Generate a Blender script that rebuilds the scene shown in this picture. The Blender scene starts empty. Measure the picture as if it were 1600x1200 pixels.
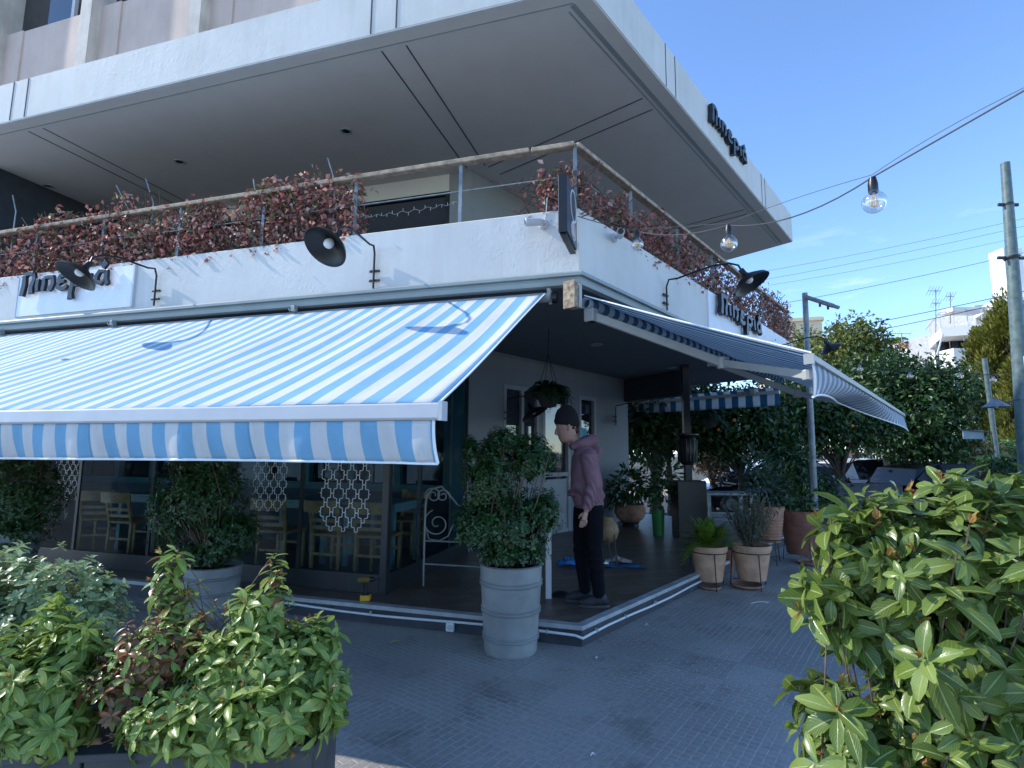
import bpy, bmesh, math, random
import numpy as np
from mathutils import Vector as V, Matrix
random.seed(7); RNG = np.random.default_rng(7)
S = bpy.context.scene; COL = S.collection
R = math.radians; PI = math.pi
# ------------------------------------------------------------------ survey of the place
EYE = 1.55; FOC = 842.0; PIT = R(7.06); ROL = R(.4685)
_c, _s, _cr, _sr = math.cos(PIT), math.sin(PIT), math.cos(ROL), math.sin(ROL)
EX = V((1,0,0)); ED = V((0,_s,-_c)); FW = V((0,_c,_s))
CR = EX*_cr - ED*_sr; CD = EX*_sr + ED*_cr
CAM = V((0,0,EYE))
def sight(px, py): return CR*((px-800)/FOC) + CD*((py-600)/FOC) + FW
def atY(px, py, y): r = sight(px,py); return CAM + r*(y/r.y)
def atZ(px, py, z): r = sight(px,py); return CAM + r*((z-EYE)/r.z)
def on(px, py, p, n): r = sight(px,py); return CAM + r*((p-CAM).dot(n)/r.dot(n))
aL, aR, aT = R(-73.41), R(40.02), R(-39.7)
dL = V((math.sin(aL), math.cos(aL), 0)); dR = V((math.sin(aR), math.cos(aR), 0)); dT = V((math.sin(aT), math.cos(aT), 0))
nL = V((-dL.y, dL.x, 0)); nL = nL if nL.y < 0 else -nL
nR = V((dR.y, -dR.x, 0)); nR = nR if nR.x > 0 else -nR
nT = V((-dT.y, dT.x, 0)); nT = nT if nT.y > 0 else -nT
UP = V((0,0,1)); C0 = V((.575, 4.527, 0)); ENDR = 7.72
C1 = C0 + dR*ENDR
def Lp(u, o, z=0): return C0 + dL*u + nL*o + UP*z       # left front: along it, out of it, up
def Rp(u, o, z=0): return C0 + dR*u + nR*o + UP*z       # right front
def Tp(u, o, z=0): return C1 + dT*u + nT*o + UP*z       # far end front
def mitre(c, n1, n2, o): return c + (n1+n2)*(o/(1+n1.dot(n2)))
# ------------------------------------------------------------------ mesh helpers
class MB:
    def __init__(s): s.v=[]; s.f=[]; s.m=[]; s.uv=[]
    def add(s, vs, fs, mi=0, uvs=None):
        b=len(s.v); s.v += [tuple(v) for v in vs]
        for k,f in enumerate(fs):
            s.f.append([b+i for i in f]); s.m.append(mi)
            s.uv.append([uvs[i] for i in f] if uvs else [(0,0)]*len(f))
        return s
    def box(s, c, h, ax=None, mi=0):
        c=V(c); X,Y,Z = ax or (V((1,0,0)),V((0,1,0)),UP)
        vs=[c+X*(a*h[0])+Y*(b*h[1])+Z*(d*h[2]) for a in(-1,1) for b in(-1,1) for d in(-1,1)]
        return s.add(vs,[(0,1,3,2),(4,6,7,5),(0,4,5,1),(2,3,7,6),(0,2,6,4),(1,5,7,3)],mi)
    def beam(s, a, b, w, t, up=UP, mi=0):
        a,b=V(a),V(b); d=(b-a); L=d.length; d=d/L; x=d.cross(up)
        if x.length<1e-4: x=d.cross(V((1,0,0)))
        x.normalize(); y=x.cross(d)
        return s.box((a+b)/2,(L/2,w/2,t/2),(d,x,y),mi)
    def tube(s, path, r, n=8, mi=0, cap=True, flat=1.0):
        P=[V(p) for p in path]; k=len(P); rs=r if isinstance(r,(list,tuple)) else [r]*k
        T=[(P[min(i+1,k-1)]-P[max(i-1,0)]).normalized() for i in range(k)]
        a=T[0].orthogonal().normalized(); vs=[];fs=[]
        for i in range(k):
            a=(a-T[i]*a.dot(T[i])).normalized(); b=T[i].cross(a)
            vs+=[P[i]+(a*math.cos(2*PI*j/n)+b*math.sin(2*PI*j/n)*flat)*rs[i] for j in range(n)]
        for i in range(k-1):
            fs+=[(i*n+j,i*n+(j+1)%n,(i+1)*n+(j+1)%n,(i+1)*n+j) for j in range(n)]
        if cap: fs+=[tuple(range(n-1,-1,-1)),tuple((k-1)*n+j for j in range(n))]
        return s.add(vs,fs,mi)
    def lathe(s, prof, c=(0,0,0), n=28, mi=0, ax=UP, cap=True):
        c=V(c); ax=V(ax).normalized(); a=ax.orthogonal().normalized(); b=ax.cross(a); vs=[];fs=[]
        for r,z in prof: vs+=[c+ax*z+(a*math.cos(2*PI*j/n)+b*math.sin(2*PI*j/n))*r for j in range(n)]
        for i in range(len(prof)-1):
            fs+=[(i*n+j,i*n+(j+1)%n,(i+1)*n+(j+1)%n,(i+1)*n+j) for j in range(n)]
        if cap:
            if prof[0][0]>1e-5: fs.append(tuple(range(n-1,-1,-1)))
            if prof[-1][0]>1e-5: fs.append(tuple((len(prof)-1)*n+j for j in range(n)))
        return s.add(vs,fs,mi)
    def sweep(s, stations, mi=0, closed=True, caps=True):
        k=len(stations[0]); vs=[p for st in stations for p in st]; fs=[]
        for i in range(len(stations)-1):
            for j in range(k if closed else k-1):
                fs.append((i*k+j,i*k+(j+1)%k,(i+1)*k+(j+1)%k,(i+1)*k+j))
        if caps and closed: fs+=[tuple(range(k-1,-1,-1)),tuple((len(stations)-1)*k+j for j in range(k))]
        return s.add(vs,fs,mi)
    def prism(s, pts, d, mi=0):
        n=len(pts); d=V(d); pts=[V(p) for p in pts]
        return s.add(pts+[p+d for p in pts],[tuple(range(n-1,-1,-1)),tuple(range(n,2*n))]+[(i,(i+1)%n,n+(i+1)%n,n+i) for i in range(n)],mi)
    def stroke(s, pts, w, O, ex, ey, ez, depth, mi=0):
        P=[V((p[0],p[1],0)) for p in pts]; k=len(P); vs=[];fs=[]
        ws=w if isinstance(w,(list,tuple)) else [w]*k
        for i in range(k):
            t=(P[min(i+1,k-1)]-P[max(i-1,0)]).normalized(); nn=V((-t.y,t.x,0))
            for sg in (1,-1):
                q=P[i]+nn*(sg*ws[i]/2); b=O+ex*q.x+ey*q.y
                vs+=[b,b+ez*depth]
        for i in range(k-1):
            a=4*i;b=a+4
            fs+=[(a,a+1,b+1,b),(a+2,b+2,b+3,a+3),(a+1,a+3,b+3,b+1),(a,b,b+2,a+2)]
        e=4*(k-1); fs+=[(0,2,3,1),(e,e+1,e+3,e+2)]
        return s.add(vs,fs,mi)
def link(o): COL.objects.link(o); return o
def obj(name, mb, mats, parent=None, smooth=False, bevel=0, kind=None, label=None, local=False):
    me=bpy.data.meshes.new(name)
    off=V((0,0,0)) if (local or parent is None) else wloc(parent)
    me.from_pydata([tuple(V(v)-off) for v in mb.v],[],mb.f)
    mats=mats if isinstance(mats,(list,tuple)) else [mats]
    for m in mats: me.materials.append(m)
    me.polygons.foreach_set('material_index',mb.m)
    if any(u!=[(0,0)]*len(u) for u in mb.uv):
        l=me.uv_layers.new(name='UVMap'); l.data.foreach_set('uv',[c for u in mb.uv for p in u for c in p])
    bm=bmesh.new(); bm.from_mesh(me); bmesh.ops.recalc_face_normals(bm,faces=bm.faces); bm.to_mesh(me); bm.free()
    if smooth: smooth_by_angle(me, smooth if smooth is not True else 40)
    o=link(bpy.data.objects.new(name,me))
    if parent is not None: o.parent=parent
    if bevel:
        b=o.modifiers.new('bevel','BEVEL'); b.width=bevel; b.segments=2; b.limit_method='ANGLE'; b.angle_limit=R(40)
    if kind: o['kind']=kind
    if label: o['label']=label
    return o
def smooth_by_angle(me, ang):
    me.polygons.foreach_set('use_smooth',[True]*len(me.polygons))
    bm=bmesh.new(); bm.from_mesh(me); a=R(ang)
    for e in bm.edges:
        if len(e.link_faces)==2 and e.calc_face_angle(0)>a: e.smooth=False
    bm.to_mesh(me); bm.free()
def wloc(o):
    p=V((0,0,0))
    while o is not None: p+=V(o.location); o=o.parent
    return p
def thing(name, label, cat, loc=(0,0,0), rz=0, group=None):
    o=link(bpy.data.objects.new(name,None)); o.location=loc; o.rotation_euler=(0,0,rz); o.empty_display_size=.1
    return tag(o,label,cat,group)
def tag(o, label, cat, group=None):
    o['label']=label; o['category']=cat
    if group: o['group']=group
    return o
def copy_tree(o, parent=None):
    c=o.copy(); link(c)
    if parent is not None: c.parent=parent
    for ch in list(o.children): copy_tree(ch,c)
    return c
def dup(o, loc, rz=0, label=None, group=None):
    c=copy_tree(o); c.location=loc; c.rotation_euler=(0,0,rz)
    if label: c['label']=label
    if group: c['group']=group
    return c
# ------------------------------------------------------------------ materials
def lin(h):
    h=h.lstrip('#'); o=[]
    for i in (0,2,4):
        c=int(h[i:i+2],16)/255; o.append(c/12.92 if c<=.04045 else ((c+.055)/1.055)**2.4)
    return tuple(o)+(1,)
def col(c): return lin(c) if isinstance(c,str) else tuple(c)+(1,)
class NT:
    def __init__(s,m): s.t=m.node_tree; s.N=s.t.nodes; s.L=s.t.links
    def n(s,kind,**kw):
        x=s.N.new(kind)
        for k,v in kw.items():
            if k in x.inputs.keys() if isinstance(k,str) else False: x.inputs[k].default_value=v
            else: setattr(x,k,v)
        return x
    def l(s,a,b): s.L.new(a,b)
def newmat(name):
    m=bpy.data.materials.new(name); m.use_nodes=True; t=NT(m)
    return m,t,t.N['Principled BSDF']
def ramp(t,src,stops,interp='LINEAR'):
    r=t.n('ShaderNodeValToRGB'); r.color_ramp.interpolation=interp; e=r.color_ramp.elements
    while len(e)<len(stops): e.new(.5)
    for i,(p,c) in enumerate(stops): e[i].position=p; e[i].color=c if len(c)==4 else tuple(c)+(1,)
    t.l(src,r.inputs[0]); return r
def noise(t,scale,detail=4,rough=.55,co='Object',vec=None):
    n=t.n('ShaderNodeTexNoise'); n.inputs['Scale'].default_value=scale; n.inputs['Detail'].default_value=detail; n.inputs['Roughness'].default_value=rough
    if vec is None: vec=t.n('ShaderNodeTexCoord').outputs[co]
    t.l(vec,n.inputs['Vector']); return n
def mixc(t,fac,a,b,mode='MIX'):
    x=t.n('ShaderNodeMix',data_type='RGBA',blend_type=mode)
    for i,v in ((0,fac),(6,a),(7,b)):
        if hasattr(v,'is_linked'): t.l(v,x.inputs[i])
        else: x.inputs[i].default_value=v
    return x.outputs[2]
def paint(name, c, rough=.5, metal=0, var=.12, vs=6, bump=.0, bs=60, spec=.5, c2=None, coat=0):
    m,t,b=newmat(name); c=col(c); n=noise(t,vs,5)
    d=col(c2) if c2 else tuple(x*(1-var*2) for x in c[:3])+(1,)
    k=tuple(min(1,x*(1+var)) for x in c[:3])+(1,)
    r=ramp(t,n.outputs[0],[(.28,d),(.68,k if not c2 else c)]); t.l(r.outputs[0],b.inputs['Base Color'])
    b.inputs['Roughness'].default_value=rough; b.inputs['Metallic'].default_value=metal; b.inputs['Specular IOR Level'].default_value=spec
    b.inputs['Coat Weight'].default_value=coat
    if bump:
        n2=noise(t,bs,6,.6); bp=t.n('ShaderNodeBump'); bp.inputs['Strength'].default_value=bump; bp.inputs['Distance'].default_value=.01
        t.l(n2.outputs[0],bp.inputs['Height']); t.l(bp.outputs[0],b.inputs['Normal'])
    return m
def leafmat(name, cols, rough=.4, trans=.25, vein=None, spec=.5):
    m,t,b=newmat(name); g=t.n('ShaderNodeNewGeometry')
    k=len(cols); r=ramp(t,g.outputs['Random Per Island'],[(i/max(1,k-1),col(c)) for i,c in enumerate(cols)])
    c=r.outputs[0]
    if vein:
        uv=t.n('ShaderNodeTexCoord').outputs['UV']; sp=t.n('ShaderNodeSeparateXYZ'); t.l(uv,sp.inputs[0])
        ab=t.n('ShaderNodeMath',operation='ABSOLUTE'); t.l(sp.outputs[1],ab.inputs[0])
        mr=ramp(t,ab.outputs[0],[(.03,(1,1,1)),(.12,(0,0,0))])
        # side veins
        ad=t.n('ShaderNodeMath',operation='MULTIPLY_ADD'); t.l(ab.outputs[0],ad.inputs[0]); ad.inputs[1].default_value=-.35; t.l(sp.outputs[0],ad.inputs[2])
        ml=t.n('ShaderNodeMath',operation='MULTIPLY'); t.l(ad.outputs[0],ml.inputs[0]); ml.inputs[1].default_value=9
        fr=t.n('ShaderNodeMath',operation='FRACT'); t.l(ml.outputs[0],fr.inputs[0])
        sv=ramp(t,fr.outputs[0],[(0,(.45,)*3),(.12,(0,0,0)),(.9,(0,0,0)),(1,(.45,)*3)])
        mx=t.n('ShaderNodeMath',operation='MAXIMUM'); t.l(mr.outputs[0],mx.inputs[0]); t.l(sv.outputs[0],mx.inputs[1])
        mu=t.n('ShaderNodeMath',operation='MULTIPLY'); t.l(mx.outputs[0],mu.inputs[0]); mu.inputs[1].default_value=.75
        c=mixc(t,mu.outputs[0],c,col(vein))
        bp=t.n('ShaderNodeBump'); bp.inputs['Strength'].default_value=.35; bp.inputs['Distance'].default_value=.004; bp.invert=True
        t.l(mx.outputs[0],bp.inputs['Height']); t.l(bp.outputs[0],b.inputs['Normal'])
    t.l(c,b.inputs['Base Color']); b.inputs['Roughness'].default_value=rough; b.inputs['Specular IOR Level'].default_value=spec
    tr=t.n('ShaderNodeBsdfTranslucent'); 
    c2=mixc(t,.6,c,(.55,.75,.12,1),'MULTIPLY') if False else c
    t.l(c2,tr.inputs['Color']); mx=t.n('ShaderNodeMixShader'); mx.inputs[0].default_value=trans
    o=t.N['Material Output']; t.l(b.outputs[0],mx.inputs[1]); t.l(tr.outputs[0],mx.inputs[2]); t.l(mx.outputs[0],o.inputs['Surface'])
    return m
def glassmat(name, tint=(.8,.9,.92), refl=1.0, rough=0.0, base=.035):
    m,t,b=newmat(name); t.N.remove(b)
    tr=t.n('ShaderNodeBsdfTransparent'); tr.inputs[0].default_value=tint+(1,)
    gl=t.n('ShaderNodeBsdfGlossy'); gl.inputs['Roughness'].default_value=rough; gl.inputs['Color'].default_value=(1,1,1,1)
    lw=t.n('ShaderNodeLayerWeight'); lw.inputs[0].default_value=.5; pw=t.n('ShaderNodeMath',operation='POWER'); t.l(lw.outputs['Facing'],pw.inputs[0]); pw.inputs[1].default_value=4.5
    fr=t.n('ShaderNodeMath',operation='MULTIPLY_ADD'); t.l(pw.outputs[0],fr.inputs[0]); fr.inputs[1].default_value=.9*refl; fr.inputs[2].default_value=base
    mx=t.n('ShaderNodeMixShader'); t.l(fr.outputs[0],mx.inputs[0]); t.l(tr.outputs[0],mx.inputs[1]); t.l(gl.outputs[0],mx.inputs[2])
    t.l(mx.outputs[0],t.N['Material Output'].inputs['Surface']); return m
# plaster with peeling paint
def plaster(name, c, peel=.5, stain=.3, sc=1.0):
    m,t,b=newmat(name); tc=t.n('ShaderNodeTexCoord').outputs['Object']
    big=noise(t,1.3*sc,6,.6,vec=tc); fine=noise(t,22*sc,5,.65,vec=tc)
    c=col(c); d=(c[0]*(1-stain),c[1]*(1-stain*.95),c[2]*(1-stain*1.05),1)
    base=ramp(t,big.outputs[0],[(.3,d),(.6,c)]).outputs[0]
    mp=t.n('ShaderNodeMapping'); mp.inputs['Scale'].default_value=(2.2*sc,2.2*sc,.28*sc); t.l(tc,mp.inputs[0])
    st=noise(t,3.2,5,.6,vec=mp.outputs[0]); sr=ramp(t,st.outputs[0],[(.36,(.72,.72,.70)),(.56,(1,1,1))])
    base=mixc(t,.5*stain/.3,base,sr.outputs[0],'MULTIPLY')
    t.l(base,b.inputs['Base Color']); b.inputs['Roughness'].default_value=.75
    w=noise(t,2.4*sc,7,.7,vec=tc); crack=ramp(t,w.outputs[0],[(.47,(0,0,0)),(.495,(1,1,1)),(.505,(1,1,1)),(.54,(.25,)*3)])
    mask=ramp(t,noise(t,.9*sc,3,vec=tc).outputs[0],[(.45,(0,0,0)),(.6,(1,1,1))])
    mm=t.n('ShaderNodeMath',operation='MULTIPLY'); t.l(crack.outputs[0],mm.inputs[0]); t.l(mask.outputs[0],mm.inputs[1])
    ad=t.n('ShaderNodeMath',operation='MULTIPLY_ADD'); t.l(mm.outputs[0],ad.inputs[0]); ad.inputs[1].default_value=peel; t.l(fine.outputs[0],ad.inputs[2])
    bp=t.n('ShaderNodeBump'); bp.inputs['Strength'].default_value=.22; bp.inputs['Distance'].default_value=.009
    t.l(ad.outputs[0],bp.inputs['Height']); t.l(bp.outputs[0],b.inputs['Normal'])
    return m
def stripes(name, blue, white=(.70,.71,.72), w=.095, trans=.28, phase=0.0):
    m,t,b=newmat(name); uv=t.n('ShaderNodeTexCoord').outputs['UV']; sp=t.n('ShaderNodeSeparateXYZ'); t.l(uv,sp.inputs[0])
    q=t.n('ShaderNodeMath',operation='MULTIPLY_ADD'); t.l(sp.outputs[0],q.inputs[0]); q.inputs[1].default_value=1/(2*w); q.inputs[2].default_value=phase
    f=t.n('ShaderNodeMath',operation='FRACT'); t.l(q.outputs[0],f.inputs[0])
    r=ramp(t,f.outputs[0],[(0,col(blue)),(.5,col(white))],'CONSTANT')
    ob=t.n('ShaderNodeTexCoord').outputs['Object']; n=noise(t,3,5,.6,vec=ob)
    dirt=ramp(t,n.outputs[0],[(.3,(.86,.87,.88)),(.6,(1,1,1))]); c=mixc(t,.7,r.outputs[0],dirt.outputs[0],'MULTIPLY')
    sm=t.n('ShaderNodeMath',operation='MULTIPLY'); t.l(sp.outputs[0],sm.inputs[0]); sm.inputs[1].default_value=1/1.14; sf=t.n('ShaderNodeMath',operation='FRACT'); t.l(sm.outputs[0],sf.inputs[0]); sr_=ramp(t,sf.outputs[0],[(0,(.80,.81,.83)),(.012,(.80,.81,.83)),(.016,(1,1,1)),(.024,(1,1,1)),(.027,(.88,.89,.9)),(.031,(1,1,1))]); c=mixc(t,1,c,sr_.outputs[0],'MULTIPLY')
    mpz=t.n('ShaderNodeMapping'); mpz.inputs['Scale'].default_value=(7,.5,1); t.l(uv,mpz.inputs[0]); sn=noise(t,1.0,5,.65,vec=mpz.outputs[0]); st2=ramp(t,sn.outputs[0],[(.34,(.86,.86,.85)),(.52,(1,1,1))]); c=mixc(t,.8,c,st2.outputs[0],'MULTIPLY')
    t.l(c,b.inputs['Base Color']); b.inputs['Roughness'].default_value=.8; b.inputs['Specular IOR Level'].default_value=.2
    wv=noise(t,700,2,vec=ob); wr=noise(t,5,4,.6,vec=ob)
    ad=t.n('ShaderNodeMath',operation='MULTIPLY_ADD'); t.l(wr.outputs[0],ad.inputs[0]); ad.inputs[1].default_value=3; t.l(wv.outputs[0],ad.inputs[2])
    bp=t.n('ShaderNodeBump'); bp.inputs['Strength'].default_value=.25; bp.inputs['Distance'].default_value=.008; t.l(ad.outputs[0],bp.inputs['Height']); t.l(bp.outputs[0],b.inputs['Normal'])
    tr=t.n('ShaderNodeBsdfTranslucent'); t.l(c,tr.inputs['Color']); mx=t.n('ShaderNodeMixShader'); mx.inputs[0].default_value=trans
    t.l(b.outputs[0],mx.inputs[1]); t.l(tr.outputs[0],mx.inputs[2]); t.l(mx.outputs[0],t.N['Material Output'].inputs['Surface'])
    return m
M={}
M['white']=plaster('white_plaster',(.62,.61,.58),1.1,.11)
M['whiteslab']=plaster('white_slab_paint',(.62,.615,.59),.6,.12,1.0)
M['soffit']=plaster('soffit_paint',(.61,.595,.55),.1,.07,.5)
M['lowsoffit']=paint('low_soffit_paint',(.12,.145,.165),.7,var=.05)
M['trimgrey']=paint('grey_trim',(.26,.30,.30),.5,var=.05,vs=3)
M['groove']=paint('dark_groove',(.06,.065,.07),.9)
M['wall']=plaster('wall_paint',(.235,.255,.27),.1,.10,.8)
M['concrete']=plaster('old_concrete',(.62,.56,.50),.5,.3,1.5)
M['panel']=plaster('facade_panel',(.60,.47,.40),.4,.12,1.5)
M['rust']=paint('rusty_edge',(.30,.14,.11),.8,var=.3,vs=20)
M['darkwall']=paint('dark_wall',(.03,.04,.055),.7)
M['teal']=paint('teal_paint',(.015,.085,.11),.45,var=.1)
M['tealpale']=paint('pale_teal_paint',(.12,.20,.205),.5,var=.1)
M['frame']=paint('dark_steel',(.025,.03,.035),.35,metal=.3)
M['black']=paint('black_metal',(.012,.013,.015),.38,metal=.2,var=.1,spec=.5)
M['blackgloss']=paint('black_letter_paint',(.012,.014,.017),.3,spec=.4)
M['shutter']=paint('dark_shutter',(.02,.026,.04),.5)
M['alu']=paint('white_aluminium',(.50,.51,.53),.4,var=.04)
M['arm']=paint('arm_paint',(.37,.375,.35),.4,var=.06)
M['galv']=paint('galvanised_post',(.22,.25,.26),.5,metal=.3,var=.2,vs=9)
M['polegreen']=paint('green_grey_pole_paint',(.10,.15,.15),.5,var=.2,vs=9)
M['wood']=paint('weathered_handrail_wood',(.36,.28,.20),.8,var=.25,vs=14,bump=.3,bs=40)
M['woodd']=paint('chair_wood',(.30,.165,.06),.5,var=.2,vs=12)
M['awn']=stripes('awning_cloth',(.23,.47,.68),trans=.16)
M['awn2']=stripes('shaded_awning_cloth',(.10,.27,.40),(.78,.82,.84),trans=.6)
M['hem']=paint('white_hem',(.82,.83,.84),.8,var=.03)
M['roll']=paint('pelmet_grey',(.26,.29,.29),.45,var=.05)
M['barrel']=paint('grey_barrel_paint',(.235,.25,.25),.5,var=.13,vs=4,bump=.1,bs=25)
M['terra']=paint('terracotta',(.36,.19,.12),.85,var=.2,vs=9,bump=.2,bs=40)
M['terral']=paint('pale_terracotta',(.50,.29,.18),.85,var=.16,vs=7,bump=.2,bs=40)
M['terrad']=paint('dark_terracotta',(.22,.09,.06),.8,var=.2,vs=8)
M['soil']=paint('soil',(.03,.022,.016),.95,bump=.6,bs=60)
M['bark']=paint('bark',(.09,.07,.055),.9,var=.3,vs=18,bump=.6,bs=50)
M['stem']=paint('twig',(.13,.09,.06),.8,var=.25,vs=30)
M['redstem']=paint('red_twig',(.12,.06,.045),.8,var=.25,vs=30)
M['cablew']=paint('white_conduit',(.66,.67,.68),.4,var=.03)
M['cableb']=paint('black_cable',(.015,.015,.02),.5)
M['cables']=paint('pale_cable',(.42,.42,.40),.5)
M['planter']=paint('dark_planter_board',(.052,.058,.066),.6,var=.2,vs=8,bump=.15,bs=60)
M['yellow']=paint('yellow_plastic',(.62,.36,.02),.4)
M['green']=paint('green_plastic',(.02,.16,.03),.35)
M['jug']=paint('ochre_jar_glaze',(.26,.17,.08),.5,var=.15)
M['bluepl']=paint('blue_plastic_sheet',(.03,.14,.34),.35,var=.2)
M['rag']=paint('pale_rag',(.30,.28,.26),.9,var=.3,vs=20)
M['glass']=glassmat('window_glass',(.80,.88,.90),.14,0,.010)
M['bulb']=glassmat('bulb_glass',(.97,.95,.90),.9,.06,.22)
M['amber']=paint('amber_filament',(.75,.45,.12),.35)
M['mirror']=paint('dark_pane',(.015,.02,.025),.03,spec=.9)
M['mirror'].node_tree.nodes['Principled BSDF'].inputs['Roughness'].default_value=.03
# ================================================================== world, sun, camera
SUN_EL = R(37); DEL = R(7)
sh = dL*math.cos(DEL)+nL*math.sin(DEL); SUNV = sh*math.cos(SUN_EL)+UP*math.sin(SUN_EL)
W=bpy.data.worlds.new("World"); S.world=W; W.use_nodes=True; t=NT(W)
bg=t.N['Background']; sky=t.n('ShaderNodeTexSky'); sky.sky_type='NISHITA'; sky.sun_disc=False
sky.sun_elevation=SUN_EL; sky.sun_rotation=math.atan2(SUNV.x,SUNV.y); sky.air_density=1.0; sky.dust_density=.1; sky.altitude=1500; sky.ozone_density=2.2
tc=t.n('ShaderNodeTexCoord').outputs['Generated']
mp=t.n('ShaderNodeMapping'); mp.inputs['Scale'].default_value=(1.6,1.6,9); mp.inputs['Rotation'].default_value=(0,.12,0); t.l(tc,mp.inputs[0])
cn=noise(t,2.1,7,.62,vec=mp.outputs[0]); cr=ramp(t,cn.outputs[0],[(.60,(0,0,0)),(.82,(.8,.8,.8))])
sz=t.n('ShaderNodeSeparateXYZ'); t.l(tc,sz.inputs[0]); lowm=ramp(t,sz.outputs[2],[(.02,(1,1,1)),(.20,(.7,.7,.7)),(.42,(0,0,0))])
fm=t.n('ShaderNodeMath',operation='MULTIPLY'); t.l(cr.outputs[0],fm.inputs[0]); t.l(lowm.outputs[0],fm.inputs[1])
sk=mixc(t,1,sky.outputs[0],(.84,.96,1.10,1),'MULTIPLY'); cc=mixc(t,fm.outputs[0],sk,(5.0,5.1,5.7,1)); t.l(cc,bg.inputs[0]); bg.inputs[1].default_value=.15
sl=bpy.data.lights.new('sun','SUN'); sl.energy=2.25; sl.angle=R(.5); sl.color=(1,.95,.87); so=link(bpy.data.objects.new('sun',sl)); so.rotation_euler=(-SUNV).to_track_quat('-Z','Y').to_euler()
cd=bpy.data.cameras.new('camera'); cam=link(bpy.data.objects.new('camera',cd)); cd.sensor_fit='HORIZONTAL'; cd.sensor_width=36; cd.lens=FOC/1600*36; cd.clip_start=.05; cd.clip_end=2000
cam.matrix_world=Matrix(((CR.x,-CD.x,-FW.x,0),(CR.y,-CD.y,-FW.y,0),(CR.z,-CD.z,-FW.z,EYE),(0,0,0,1))); S.camera=cam
S.view_settings.view_transform='Standard'; S.view_settings.look='None'; S.view_settings.gamma=1; S.view_settings.use_curve_mapping=False; S.view_settings.exposure=1.25
S.cycles.max_bounces=8; S.cycles.transparent_max_bounces=24; S.cycles.diffuse_bounces=4
# ================================================================== ground
def pavermat():
    m,t,b=newmat('ridged_pavers'); tc=t.n('ShaderNodeTexCoord').outputs['Object']
    mp=t.n('ShaderNodeMapping'); mp.vector_type='POINT'; mp.inputs['Rotation'].default_value=(0,0,R(37.2)); t.l(tc,mp.inputs[0])
    def brick(scale_w,h,off,mort,vec,c1=(.2,)*3,c2=(.6,)*3):
        x=t.n('ShaderNodeTexBrick'); x.offset=off; x.inputs['Scale'].default_value=1; x.inputs['Brick Width'].default_value=scale_w; x.inputs['Row Height'].default_value=h
        x.inputs['Mortar Size'].default_value=mort; x.inputs['Mortar Smooth'].default_value=.35; x.inputs['Color1'].default_value=c1+(1,); x.inputs['Color2'].default_value=c2+(1,); t.l(vec,x.inputs['Vector']); return x
    tile=brick(.4,.4,0,.004,mp.outputs[0]); 
    r1=brick(.1,.05,.5,.0055,mp.outputs[0]); 
    mp2=t.n('ShaderNodeMapping'); mp2.inputs['Rotation'].default_value=(0,0,R(90)); t.l(mp.outputs[0],mp2.inputs[0]); r2=brick(.1,.05,.5,.0055,mp2.outputs[0])
    big=brick(1.2,1.2,.333,0.0,mp.outputs[0],(0,0,0),(1,1,1)); sel=ramp(t,big.outputs[0],[(.49,(0,0,0)),(.51,(1,1,1))])
    rf=mixc(t,sel.outputs[0],r1.outputs['Fac'],r2.outputs['Fac'])
    ld=ramp(t,noise(t,1.1,4,.6,vec=tc).outputs[0],[(.38,(.12,)*3),(.66,(.9,.9,.9))])
    rfm=t.n('ShaderNodeMath',operation='MULTIPLY'); t.l(rf,rfm.inputs[0]); t.l(ld.outputs[0],rfm.inputs[1])
    blot=noise(t,.8,6,.6,vec=tc); fine=noise(t,45,4,.7,vec=tc)
    base=ramp(t,blot.outputs[0],[(.3,(.26,.245,.222)),(.7,(.38,.36,.33))]).outputs[0]
    st_=ramp(t,noise(t,2.3,7,.68,vec=tc).outputs[0],[(.36,(.62,.60,.58)),(.46,(1,1,1)),(.62,(1,1,1)),(.72,(1.22,1.2,1.17))]); base=mixc(t,.75,base,st_.outputs[0],'MULTIPLY'); v=ramp(t,tile.outputs['Color'],[(.2,(.84,)*3),(.6,(1.12,)*3)]); base=mixc(t,.8,base,v.outputs[0],'MULTIPLY')
    fr=ramp(t,fine.outputs[0],[(.3,(.72,)*3),(.7,(1.15,)*3)]); base=mixc(t,.8,base,fr.outputs[0],'MULTIPLY')
    base=mixc(t,rfm.outputs[0],base,(.43,.42,.40,1))
    jl=t.n('ShaderNodeMath',operation='MULTIPLY'); t.l(tile.outputs['Fac'],jl.inputs[0])
    jm=ramp(t,noise(t,1.7,3,.6,vec=tc).outputs[0],[(.42,(.1,)*3),(.58,(1,1,1))]); t.l(jm.outputs[0],jl.inputs[1])
    base=mixc(t,jl.outputs[0],base,(.40,.40,.39,1))
    t.l(base,b.inputs['Base Color'])
    ro=ramp(t,blot.outputs[0],[(.3,(.42,)*3),(.7,(.62,)*3)]); t.l(ro.outputs[0],b.inputs['Roughness'])
    ad=t.n('ShaderNodeMath',operation='MULTIPLY_ADD'); t.l(rf,ad.inputs[0]); ad.inputs[1].default_value=-1.0
    f2=t.n('ShaderNodeMath',operation='MULTIPLY'); t.l(fine.outputs[0],f2.inputs[0]); f2.inputs[1].default_value=.5; t.l(f2.outputs[0],ad.inputs[2])
    bp=t.n('ShaderNodeBump'); bp.inputs['Strength'].default_value=.55; bp.inputs['Distance'].default_value=.006; t.l(ad.outputs[0],bp.inputs['Height']); t.l(bp.outputs[0],b.inputs['Normal'])
    return m
def gz(y): return 0 if y<12 else (-.18*(y-12)/2.5 if y<14.5 else -.18)
M['paver']=pavermat(); M['asphalt']=paint('asphalt',(.055,.055,.057),.85,var=.2,vs=3,bump=.4,bs=90)
g=MB(); ys=[-40,12,14.5,40,600]
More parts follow.
